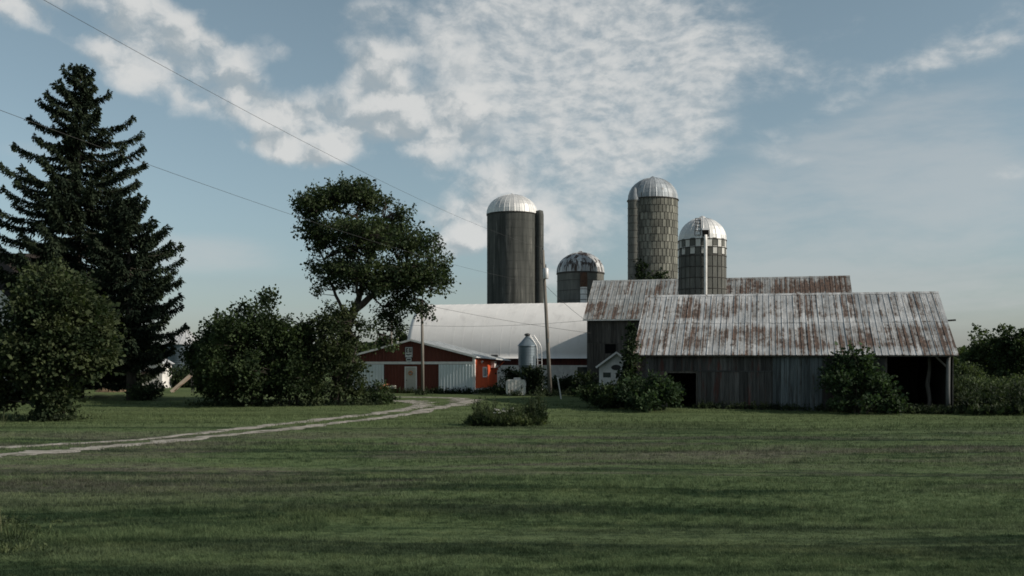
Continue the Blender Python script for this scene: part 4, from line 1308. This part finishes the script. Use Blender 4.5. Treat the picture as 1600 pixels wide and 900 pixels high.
# ================================================================== TREES
def spruce(name, x, y, H, prof, label, seed, zlow, lean=0.0, dens=1.0, step=.40):
    """whorled conifer: separate boughs sag, then turn up at the tips, with hanging twigs along them"""
    r = np.random.default_rng(seed)
    t = empty(name, (x, y, g(x, y)), 0, label, 'spruce tree', 'spruces')
    mb = MB()
    mb.tube([(0, 0, -.3), (lean * .3, 0, H * .4), (lean, 0, H)], [.34 + H * .004, .22, .02], 9)
    PT, DT, LT, WT = [], [], [], []
    z = H - .25
    zs_, rs_ = [p[0] for p in prof], [p[1] for p in prof]
    while z > zlow:
        dz = H - z
        rad = np.interp(dz, zs_, rs_)
        nb = 4 if dz < 2 else (5 if dz < 9 else 6)
        a0 = r.uniform(0, 2 * math.pi)
        for k in range(nb):
            a = a0 + 2 * math.pi * k / nb + r.normal(0, .25)
            Lb = rad * r.uniform(.36, 1.12)
            if r.random() < .12: Lb *= 1.15
            zz = z + r.uniform(-.25, .25) * step
            up = np.interp(dz, [0, 2, 6, 14, 25], [.65, .24, .02, -.10, -.20])
            ts = np.linspace(0, 1, 9)
            rr = Lb * ts
            hz = zz + Lb * (up * ts - .34 * ts * (1 - ts) + .13 * ts ** 4) + r.normal(0, .02, 9).cumsum() * .3
            cx = lean * (z / H)
            P = np.stack([cx + rr * math.cos(a), rr * math.sin(a), hz], 1)
            mb.tube([tuple(p) for p in P[::2]], [.022 + .010 * Lb, .016 + .008 * Lb, .012 + .005 * Lb, .01, .006], 4, False)
            ns = int((6 + Lb * 20) * dens)
            tv = np.clip(r.beta(1.5, .95, ns), .08, 1)
            B = np.stack([np.interp(tv, ts, P[:, i]) for i in range(3)], 1)
            da = r.choice([-1, 1], ns) * r.uniform(.3, 1.1, ns)
            hd = np.stack([np.cos(a + da), np.sin(a + da), r.uniform(-.85, .0, ns)], 1)
            ln = (.20 + .20 * Lb ** .7 * (1 - tv * .8)) * r.uniform(.6, 1.25, ns)
            for j in range(3):
                PT.append(B + hd * (ln * j * .36)[:, None] + r.normal(0, .025, B.shape))
                dd = hd + r.normal(0, .35, hd.shape); dd[:, 2] -= .30 * j
                DT.append(dd); LT.append(ln * .48 + .10); WT.append(.045 + .028 * r.random(ns))
            nh = int((4 + Lb * 9) * dens)
            tv = r.uniform(.12, 1, nh)
            B = np.stack([np.interp(tv, ts, P[:, i]) for i in range(3)], 1)
            PT.append(B); q = r.normal(0, .4, (nh, 3)); q[:, 2] -= .9
            DT.append(q); LT.append(r.uniform(.16, .40, nh)); WT.append(r.uniform(.035, .07, nh))
            PT.append(B); q = r.normal(0, .5, (nh, 3)); q[:, 2] += .5
            DT.append(q); LT.append(r.uniform(.12, .22, nh)); WT.append(r.uniform(.035, .06, nh))
            tip = np.repeat(P[-1:], 6, 0)
            PT.append(tip - np.array([math.cos(a), math.sin(a), .1]) * .2); q = np.array([math.cos(a), math.sin(a), .55]) + r.normal(0, .35, (6, 3))
            DT.append(q); LT.append(np.full(6, .36)); WT.append(np.full(6, .055))
        # needles hugging the stem
        m = 26
        az = r.uniform(0, 2 * math.pi, m); rad2 = r.uniform(.05, min(1.1, rad * .3), m)
        PT.append(np.stack([lean * z / H + rad2 * np.cos(az), rad2 * np.sin(az), z + r.uniform(-.5, .5, m) * step], 1))
        DT.append(np.stack([np.cos(az), np.sin(az), r.uniform(-.8, .4, m)], 1)); LT.append(r.uniform(.2, .5, m)); WT.append(r.uniform(.05, .09, m))
        z -= step * r.uniform(.75, 1.25) * np.interp(dz, [0, 3], [.5, 1])
    V, F = leaves(np.concatenate(PT), np.concatenate(DT), np.concatenate(LT), np.concatenate(WT), .5, r)
    mobj('crown', np_mesh('crown', V, F, lf_spruce), t)
    mb.build('trunk', m_bark, t, smooth=True)


spruce('spruce_tree', -33.1, 76.0, 25.3, [(0, .15), (1.3, 1.6), (2.3, 2.4), (4.2, 3.6), (5.7, 4.2), (7.7, 4.9), (9.6, 5.2), (11.6, 5.8), (14.5, 6.3), (20, 6.2), (25, 5.4)],
       'tall dark spruce towering over the yard, taller of the two', 3, 1.6, lean=.15, dens=1.75, step=.58)
spruce('spruce_tree', -27.7, 72.5, 14.6, [(0, .3), (1.0, 1.6), (2.5, 2.5), (5, 3.4), (7, 4.2), (9, 4.4), (10, 3.2), (14, 2.6)],
       'shorter dense spruce to the right of the tall one', 8, 2.3, lean=-.3, dens=1.7, step=.48)


def elm():
    X0, Y0 = -12.2, 69.0
    k = Y0 / 1556; gz0 = g(X0, Y0)
    def w(px, py, dy=0.0):
        return ((px - 800) * k - X0, dy, 2.5 - (py - 566) * k - gz0)
    r = random.Random(4)
    spec = [(505, 318, 44, 30, -.5), (482, 345, 24, 38, -.3), (545, 296, 50, 20, .3), (580, 318, 34, 22, .6), (520, 300, 38, 20, 1.0), (610, 345, 36, 22, .4), (628, 332, 20, 14, 0),
            (500, 375, 30, 26, .4), (545, 390, 52, 34, .8), (590, 385, 64, 42, -.8), (640, 385, 48, 38, .5), (668, 395, 32, 34, -.4), (560, 425, 46, 24, -1.2), (610, 425, 56, 28, 1.2), (660, 435, 40, 30, -.6), (690, 412, 16, 24, 0),
            (505, 415, 26, 26, -.2), (520, 440, 26, 18, .6), (572, 360, 44, 20, -1.4), (655, 465, 22, 22, 0.3), (672, 458, 14, 14, -.4), (500, 452, 16, 14, 0), (600, 455, 34, 16, -1.0), (632, 450, 24, 18, .5), (602, 488, 22, 32, .3), (588, 518, 18, 32, -.3), (622, 505, 14, 24, .2), (662, 478, 22, 26, .1), (515, 475, 16, 16, .4), (610, 530, 14, 22, 0), (478, 320, 22, 22, .3), (540, 345, 34, 22, .2), (520, 360, 30, 22, -.8), (600, 360, 50, 26, .9), (690, 440, 16, 22, .2), (640, 425, 44, 30, -.9), (575, 445, 40, 22, .9), (530, 420, 34, 22, -.6), (625, 470, 24, 22, .2), (560, 300, 40, 20, -.5)]
    lobes = []
    for px, py, rx, rz, dy in spec:
        c = w(px, py, dy * 1.3); lobes.append((*c, rx * k * .94, min(rx * k * 1.1, 2.6), rz * k * .92))
    limbs = [([w(522, 640), w(530, 575), w(541, 520), w(552, 487)], .40, .30),
             ([w(552, 487), w(580, 462), w(610, 448, -.4), w(645, 430, -.5), w(672, 412, -.4)], .27, .06),
             ([w(552, 487), w(566, 445, .3), w(578, 405, .3), w(590, 370), w(600, 345)], .24, .05),
             ([w(578, 405, .3), w(566, 365, .4), w(556, 338, .3), w(528, 330), w(500, 322, -.3)], .15, .04),
             ([w(556, 338, .3), w(560, 315, .4), w(550, 295, .3)], .09, .03),
             ([w(545, 505), w(528, 470, .3), w(512, 435, .4), w(505, 405, .2), w(495, 375)], .14, .04),
             ([w(610, 448, -.4), w(630, 415, .3), w(645, 385, .4)], .12, .04),
             ([w(580, 462), w(598, 480, .4), w(602, 500, .3), w(590, 520)], .07, .02),
             ([w(645, 430, -.5), w(660, 445, -.3), w(660, 468)], .06, .02),
             ([w(560, 470), w(560, 440, -1.0), w(565, 410, -1.4), w(575, 375, -1.6)], .12, .04),
             ([w(590, 455), w(605, 432, 1.2), w(620, 410, 1.5)], .10, .03)]
    plant('elm_tree', (X0, Y0), lobes, 'large leaning deciduous tree with open crown rising above shrubs', 'tree', lf_elm, per=56, nleaf=20, leaf=.15, crad=.30, seed=21, limbs=limbs, twig=.022,
          frac=.6, droop=.40, shell=.60, gap=.66, flat=.85, shoots=330)


elm()

# round tree at left
lob = [(0, 0, 5.0, 2.9, 2.7, 2.6), (-.9, -.6, 3.6, 2.2, 2.1, 1.9), (1.2, -.4, 3.9, 2.1, 2.0, 2.0), (.2, -.6, 6.6, 2.0, 1.9, 1.7), (-.6, .3, 7.5, 1.2, 1.2, 1.0), (.7, -.2, 7.7, 1.0, 1.0, .9), (1.9, .2, 5.0, 1.3, 1.4, 1.4), (-2.0, .2, 5.2, 1.3, 1.4, 1.6),
       (2.3, -.3, 3.8, .9, 1.0, 1.0), (-2.3, -.2, 3.6, .9, 1.0, 1.0), (.1, -.4, 1.6, 1.2, 1.1, 1.3), (.0, -.2, .6, .85, .8, .7), (-3.0, .6, 3.4, 1.6, 1.5, 1.8), (-3.2, 1.0, 1.9, 1.5, 1.2, 1.4)]
plant('broadleaf_tree', (-25.1, 55.0), lob, 'rounded leafy tree with foliage to the ground at left', 'tree', lf_left, per=62, nleaf=26, leaf=.19, crad=.40, seed=31, zmin=.05, gap=.22, shell=.38, twig=.02, frac=.3)


def shrub(name, px, Y, hw, top, label, seed, mat=lf_bush, depth=None, per=66, leaf=.16, nleaf=28, cat='shrub', group=None, zc=.5, lobn=9, gap=.25, crad=.36):
    """free-form shrub: half width hw (m), height top (m), built from random lobes"""
    r = random.Random(seed)
    x = (px - 800) / 1556 * Y
    depth = depth or hw * .8
    lobes = [(0, 0, top * .40, hw * .60, depth * .65, top * .38)]
    for i in range(lobn + 4):
        a = 2 * math.pi * i / (lobn + 4) + r.uniform(-.4, .4)
        rr = r.uniform(.45, .86)
        h = r.uniform(.16, .80) * top
        s = r.uniform(.20, .38)
        lobes.append((hw * rr * math.cos(a), depth * rr * math.sin(a), h, hw * s, depth * s, top * r.uniform(.10, .22)))
    for i in range(5):
        lobes.append((hw * r.uniform(-.55, .55), depth * r.uniform(-.4, .4), top * r.uniform(.66, .93), hw * r.uniform(.12, .24), depth * .22, top * r.uniform(.06, .13)))
    return plant(name, (x, Y), lobes, label, cat, mat, per=per, nleaf=nleaf, leaf=leaf, crad=crad, seed=seed, zmin=.03, gap=gap + .2, shell=.46, group=group, shoots=int(30 + 14 * hw * top ** .5), twig=.015, frac=.3, crown_name='foliage', trunk_name='stems')


G1 = 'shrubs between the spruces and the red barn'
shrub('large_shrub', 382, 66.0, 3.6, 7.5, 'biggest bushy shrub, peaked, left of the leaning tree', 41, lobn=11, group=G1, per=66)
shrub('large_shrub', 336, 68.0, 1.8, 6.0, 'leftmost shrub of the thicket, beside the grain bin', 42, group=G1)
shrub('large_shrub', 455, 66.5, 2.1, 6.4, 'mid-height shrub squeezed between the peaked shrub and leaning trunk', 43, group=G1)
shrub('large_shrub', 528, 67.0, 2.3, 7.0, 'shrub wrapped round the leaning tree trunk', 44, lf_left, group=G1)
shrub('low_bush', 588, 68.0, 1.35, 1.45, 'low spreading bush at the driveway bend before the red barn', 45, lf_bush, leaf=.13, crad=.25, lobn=7, per=110, nleaf=16)
shrub('low_bush', 228, 72.0, 1.25, 1.35, 'dark low bush under the patio umbrella', 46, lf_dark, leaf=.13, crad=.25, per=110, nleaf=16)
shrub('low_bush', 783, 79.2, .58, 1.25, 'dark round bush against the orange side wall', 47, lf_dark, leaf=.12, crad=.2, per=150, nleaf=14)
shrub('yard_bush', 160, 93.0, 3.4, 2.5, 'dark hedge-like bush behind the brown heap', 56, lf_dark, leaf=.22, crad=.4)  # dark hedge; yard bushes added to stand in for tree shade too
shrub('yard_bush', 60, 90.0, 4.5, 3.6, 'dark bush behind the round tree trunk', 58, lf_dark, leaf=.22, crad=.4)
shrub('yard_bush', 284, 99.0, 2.6, 2.0, 'low dark bush in front of the grain bin', 57, lf_dark, leaf=.22, crad=.4)
G2 = 'bushes under the white arched roof'
shrub('overgrown_bush', 815, 85.5, 1.5, 2.5, 'dark bush behind the white plastic tank', 48, lf_dark, group=G2, leaf=.15, crad=.3)
shrub('overgrown_bush', 834, 78.9, .95, 2.25, 'dark bush hiding the legs of the feed bin', 49, lf_dark, group=G2, leaf=.15, crad=.3)
shrub('overgrown_bush', 880, 83.0, 1.5, 1.25, 'low bush beneath the barn window', 50, lf_dark, group=G2, leaf=.15, crad=.3)
shrub('overgrown_bush', 912, 77.5, 1.0, 1.75, 'dark bush left of the tiny white shed', 51, lf_dark, group=G2, leaf=.15, crad=.3)
G3 = 'bushes growing against the low barn'
shrub('barn_bush', 952, 63.5, 2.0, 1.55, 'broad dark bush in front of the tiny white shed', 52, lf_bush, group=G3, leaf=.15, crad=.3, per=80)
shrub('barn_bush', 1014, 61.0, 1.95, 2.2, 'arching sunlit bush before the dark barn doorway', 53, lf_vine, group=G3, leaf=.16, crad=.3, per=80)
shrub('barn_bush', 992, 63.6, .62, 3.9, 'tall ivy mass climbing the left corner of the low barn', 54, lf_bush, group=G3, leaf=.15, crad=.3, per=90, depth=.8)
shrub('barn_bush', 1338, 59.3, 2.4, 4.0, 'leafy green bush growing over the plank wall beside open bay', 55, lf_vine, group=G3, leaf=.17, crad=.34, per=80, lobn=10, depth=1.15)
# vine up the barn edge and on the tallest silo
V, F, C = crown([(0, 0, .6, .40, .3, 1.3), (.05, 0, 1.8, .34, .25, .9), (.12, .2, 2.9, .24, .25, .6), (-.2, 0, .0, .5, .3, .8)], 220, 14, .14, .17, 61)
tag(mobj('climbing_vine', np_mesh('climbing_vine', V, F, lf_dark), None, (7.60, 64.3, 1.6)), 'green vine climbing the left roof edge of the low barn', 'vine', 'climbing vines')
V, F, C = crown([(-1.3, -2.1, 10.7, .6, .35, 1.7), (-.2, -2.5, 10.5, 1.1, .25, 1.2), (.9, -2.3, 10.3, .8, .3, .6), (-1.6, -1.95, 12.0, .25, .2, 1.0), (.5, -2.48, 11.4, .55, .15, .3), (-.9, -2.4, 8.5, 1.5, .35, 1.8)], 120, 14, .22, .3, 62, gap=.2)
tag(mobj('climbing_vine', np_mesh('climbing_vine', V, F, lf_dark), None, (14.14, 100, -.2)), 'dark vine clinging to the lower face of the tallest silo', 'vine', 'climbing vines')

# trees at right and behind
GT = 'trees at the right edge'
shrub('field_tree', 1543, 108.0, 2.9, 7.0, 'loose airy tree beyond the right end of the low barn', 71, lf_far, leaf=.26, cat='tree', group=GT, gap=.75, crad=.45, per=40)
shrub('field_tree', 1592, 102.0, 2.8, 5.9, 'denser dark tree at the right edge of the picture', 72, lf_bush, leaf=.26, cat='tree', group=GT, per=56, crad=.45)
shrub('field_tree', 1660, 106.0, 3.6, 7.2, 'tree just cut off by the right picture edge', 75, lf_bush, leaf=.26, cat='tree', group=GT, per=46, crad=.45)
shrub('round_shrub', 1513, 94.0, 1.25, 2.5, 'rounded shrub near the corner of the low barn', 73, lf_weed, leaf=.17, per=90)
shrub('far_tree', 628, 122.0, 2.9, 5.9, 'small leafy tree peeping over the red barn roof', 74, lf_bush, leaf=.26, cat='tree', crad=.45)
shrub('far_tree', 35, 104.0, 5.0, 9.0, 'dark tree far back beside the farmhouse', 76, lf_dark, leaf=.34, cat='tree', crad=.6, per=40)


def distant_trees():
    r = np.random.default_rng(9)
    lobes = []
    for a in np.linspace(-62, 62, 130):
        d = 420 + 60 * math.sin(a * .21) + r.uniform(-20, 20)
        s = r.uniform(4, 7)
        lobes.append((d * math.sin(R(a)), d * math.cos(R(a)), s * .6, s * 1.3, s, s * r.uniform(.5, .8)))
    V, F, C = crown(lobes, 9, 14, 1.5, 1.6, 90, zmin=.1)
    tag(mobj('distant_trees', np_mesh('distant_trees', V, F, lf_far)), 'low line of distant trees along the horizon', 'tree line', kind='stuff')


distant_trees()

# ================================================================== WEEDS AND GRASS
def weeds(P, H, leafL, r, nl=9, lean=.18, aspect=.20):
    """upright weedy stems with narrow leaves; P (n,2) local points with ground z, H heights"""
    n = len(P)
    ld = r.normal(0, lean, (n, 3)); ld[:, 2] = 1
    V, F = leaves(P, ld, H, np.maximum(.010, H * .008), .2, r)
    k = np.repeat(np.arange(n), nl)
    f = r.uniform(.12, 1.0, len(k))
    B = P[k] + ld[k] * (H[k] * f)[:, None]
    D = r.normal(0, 1, B.shape); D[:, 2] = r.uniform(0.1, 2.2, len(k))
    Ls = leafL * r.uniform(.5, 1.3, len(k)) * (1.15 - f * .7)
    V2, F2 = leaves(B, D, Ls, Ls * aspect, .3, r)
    return np.concatenate([V, V2]), np.concatenate([F, F2 + len(V)])


def weed_bed():
    x0, y0 = -.30, 50.5
    z0 = g(x0, y0)
    r = np.random.default_rng(11)
    t = empty('weed_bed', (x0, y0, z0), 0, 'island bed of tall weeds in the lawn by the driveway end', 'weed bed')
    n = 1500
    q = r.uniform(-1, 1, (n, 2)); q = q[(q ** 2).sum(1) < 1]
    P = np.stack([q[:, 0] * 2.05, q[:, 1] * .75 - q[:, 0] * .0, np.zeros(len(q))], 1)
    P[:, 2] = gz(P[:, 0] + x0, P[:, 1] + y0) - z0 - .02
    edge = 1 - (q ** 2).sum(1)
    H = (.30 + .52 * edge ** .5) * r.uniform(.5, 1.45, len(q)) * (1 + .25 * np.sin(P[:, 0] * 4.1))
    V, F = weeds(P, H * .88, .36, r, 7, .22, .08)
    o = mobj('low_foliage', np_mesh('low_foliage', V, F, lf_weed), t); o['kind'] = 'stuff'
    spots = [(-1.45, -.1, 1.35), (-1.2, .2, 1.45), (-.85, 0, 1.25), (-.6, .3, 1.3), (-1.6, .2, 1.2), (1.05, .1, 1.35), (1.25, -.1, 1.5), (1.45, .15, 1.6), (1.6, 0, 1.7), (1.75, .2, 1.65), (1.35, .3, 1.55), (1.85, -.1, 1.45), (1.15, .3, 1.3), (1.55, -.25, 1.45)]
    for i, (a, b, h) in enumerate(spots):
        m = 6
        P = np.array([[a, b, 0]]) + r.normal(0, .07, (m, 3)) * np.array([1, 1, 0])
        V, F = weeds(P, np.full(m, h * 1.12) * r.uniform(.7, 1.1, m), .30, r, 24, .10, .10)
        mobj('tall_weed', np_mesh('tall_weed', V, F, lf_weed_dark), t)
    n = 26
    P = np.stack([r.uniform(-.6, .5, n), r.normal(-.1, .25, n), r.uniform(.62, .85, n)], 1)
    V, F = leaves(np.repeat(P, 4, 0), r.normal(0, 1, (4 * n, 3)) * np.array([1, 1, .3]), .11, .05, r=r)
    mobj('pale_blossom', np_mesh('pale_blossom', V, F, m_pale_flower), t)


weed_bed()


def weed_field(name, label, xr, yr, n, hr, mat, seed, leafL=.35, nl=9):
    r = np.random.default_rng(seed)
    x = r.uniform(*xr, n); y = r.uniform(*yr, n)
    keep = (x - 26.35) * math.cos(A14) - (y - 59.4) * math.sin(A14) > .6
    x, y = x[keep], y[keep]
    P = np.stack([x, y, gz(x, y) - .03], 1)
    H = hr[0] + (hr[1] - hr[0]) * (.5 + .5 * np.sin(x * .9 + 1) * np.sin(y * .7)) * r.uniform(.6, 1.1, len(x))
    H = H * np.clip((y - yr[0]) / 1.2, .35, 1)
    V, F = weeds(P, H, leafL, r, nl)
    tag(mobj(name, np_mesh(name, V, F, mat)), label, 'weeds', kind='stuff')


weed_field('tall_weeds', 'dark tall weeds crowding the right end of the low barn', (25.5, 40), (57.5, 66), 2600, (1.0, 2.2), lf_weed_dark, 81, .40, 11)  # shade on these near weeds is put into the darker leaf colour
weed_field('sunlit_weeds', 'pale green sunlit weeds filling the field beyond the barn', (30, 75), (67, 92), 5200, (.7, 1.8), lf_weed, 82, .45, 9)


def foot_weeds():
    """ragged long grass where the mower does not reach: barn feet, poles, shed"""
    r = np.random.default_rng(77)
    pts = []
    def line(a, b, n, w=.25):
        q = r.uniform(0, 1, n)[:, None]
        pts.append(np.array(a) * (1 - q) + np.array(b) * q + r.normal(0, w, (n, 2)))
    ux = np.array([math.cos(A14), -math.sin(A14)]); p0 = np.array([8.02, 64.0])
    line(p0 + ux * 3.6 - np.array([0, .3]), p0 + ux * 15.2 - np.array([0, .3]), 420, .16)
    line(p0 + ux * 15 - np.array([0, .2]), p0 + ux * 19.4 - np.array([0, .3]), 520, .35)
    q0 = np.array([-3.06, 82.0])
    line(q0 - ux * 11 - np.array([0, .5]), q0 + ux * .2 - np.array([0, .5]), 420, .14)
    line(q0 + np.array([.3, .2]), q0 + np.array([1.8, 6]), 200, .25)
    line((-1, 80.5), (6, 79.5), 420, .7)
    line((-21, 66), (-9, 67), 480, .5)
    line((-27, 54.2), (-23.5, 54.4), 160, .5)
    for c in ((3.0, 78), (-7.2, 80), (.36, 78.5)): pts.append(np.array(c) + r.normal(0, .35, (60, 2)))
    P = np.concatenate(pts)
    P = np.concatenate([P, (gz(P[:, 0], P[:, 1]) - .02)[:, None]], 1)
    V, F = weeds(P, r.uniform(.18, .62, len(P)), .22, r, 6, .25)
    tag(mobj('rough_grass', np_mesh('rough_grass', V, F, lf_weed_dark)), 'ragged unmown grass along the feet of walls and shrubs', 'grass', kind='stuff')


foot_weeds()


def lawn_grass():
    r = np.random.default_rng(5)
    N = 120000
    y = 1 / r.uniform(1 / 72.0, 1 / 14.6, N)
    x = r.uniform(-.60, .60, N) * y
    # keep off the gravel, out of the barns
    keep = np.ones(N, bool)
    for c, w in zip(dc, (.42, .46, .4)):
        d2 = np.full(N, 1e9)
        for q in c[::2]: d2 = np.minimum(d2, (x - q[0]) ** 2 + (y - q[1]) ** 2)
        keep &= np.sqrt(d2) > w + .20 * r.normal(0, 1, N)
    lx = (x - 8.02) * math.cos(A14) - (y - 64) * math.sin(A14); ly = (x - 8.02) * math.sin(A14) + (y - 64) * math.cos(A14)
    keep &= ~((lx > -.3) & (lx < 19.2) & (ly > -.1))
    x, y = x[keep], y[keep]; n = len(x)
    B = 6
    k = np.repeat(np.arange(n), B)
    s = np.clip(y / 24.0, .75, 2.4)[k]
    sw = np.sin(y * 1.15 + .9 * np.sin(x * .12)) * .5 + np.sin(y * .47 + x * .06 + 2) * .5
    clump = np.clip(np.sin(x * 3.1 + 2 * np.sin(y * 1.3)) * np.sin(y * 4.3 + 2 * np.sin(x * 1.7)) + .6 * np.sin(x * 7.7 + y * 2) * np.sin(y * 9.1 - x), 0, 1)
    hh = (1 + .9 * clump)[k] * (.050 + .026 * np.clip(sw, -1, 1) + .05 * np.exp(-((y - 19.5 - .25 * (x + 12)) / 1.6) ** 2) * (x < -4))[k] * r.uniform(.55, 1.35, len(k))
    bx = x[k] + r.normal(0, .045, len(k)) * s; by = y[k] + r.normal(0, .045, len(k)) * s
    bz = gz(bx, by) - .008
    a = r.uniform(0, 2 * math.pi, len(k)); w = .0055 * s * r.uniform(.7, 1.4, len(k))
    lx_, ly_ = r.normal(0, .55, len(k)) * hh, r.normal(0, .55, len(k)) * hh
    h = hh * (.8 + .35 * s)
    V = np.empty((len(k), 3, 3))
    V[:, 0] = np.stack([bx - w * np.cos(a), by - w * np.sin(a), bz], 1)
    V[:, 1] = np.stack([bx + w * np.cos(a), by + w * np.sin(a), bz], 1)
    V[:, 2] = np.stack([bx + lx_, by + ly_, bz + h], 1)
    tag(mobj('lawn_grass', np_mesh('lawn_grass', V.reshape(-1, 3), np.arange(3 * len(k)).reshape(-1, 3), lawn_blades)), 'short mown grass blades covering the lawn', 'grass', kind='stuff')


lawn_grass()


def tuft(x, y, n, h, label, seed, spread=.14):
    r = np.random.default_rng(seed)
    t_z = g(x, y)
    P = np.stack([r.normal(0, spread, n), r.normal(0, spread, n), np.full(n, -.02)], 1)
    D = np.stack([r.normal(.12, .22, n), r.normal(0, .2, n), np.ones(n)], 1)
    V, F = leaves(P, D, h * r.uniform(.5, 1.1, n), .008, .2, r)
    o = mobj('tall_grass_tuft', np_mesh('tall_grass_tuft', V, F, lf_straw if seed != 2 else lf_weed), None, (x, y, t_z))
    tag(o, label, 'grass tuft', 'dry grass tufts at the left edge', kind='stuff')


tuft(-10.5, 19.7, 110, .75, 'tall pale dry grass tuft at the lower left edge', 1, .20)
tuft(-9.7, 19.2, 120, .42, 'shorter green grass spilling right of the tall tuft', 2, .3)
tuft(-25.6, 50.0, 16, 1.1, 'lone pale grass stalk in front of the round tree', 3, .05)


def roadside_weeds():
    r = np.random.default_rng(15)
    n = 1000
    y = r.uniform(17.5, 22.5, n); x = -.53 * y + np.abs(r.normal(0, 1.0, n)) * .8 - .6
    P = np.stack([x, y, gz(x, y) - .02], 1)
    V, F = weeds(P, r.uniform(.05, .24, n) * np.exp(-(x + .53 * y + .4) / 2.6), .11, r, 6, .35)
    tag(mobj('roadside_weeds', np_mesh('roadside_weeds', V, F, lf_weed)), 'rough green weeds at the lower left edge of the lawn', 'weeds', kind='stuff')


roadside_weeds()
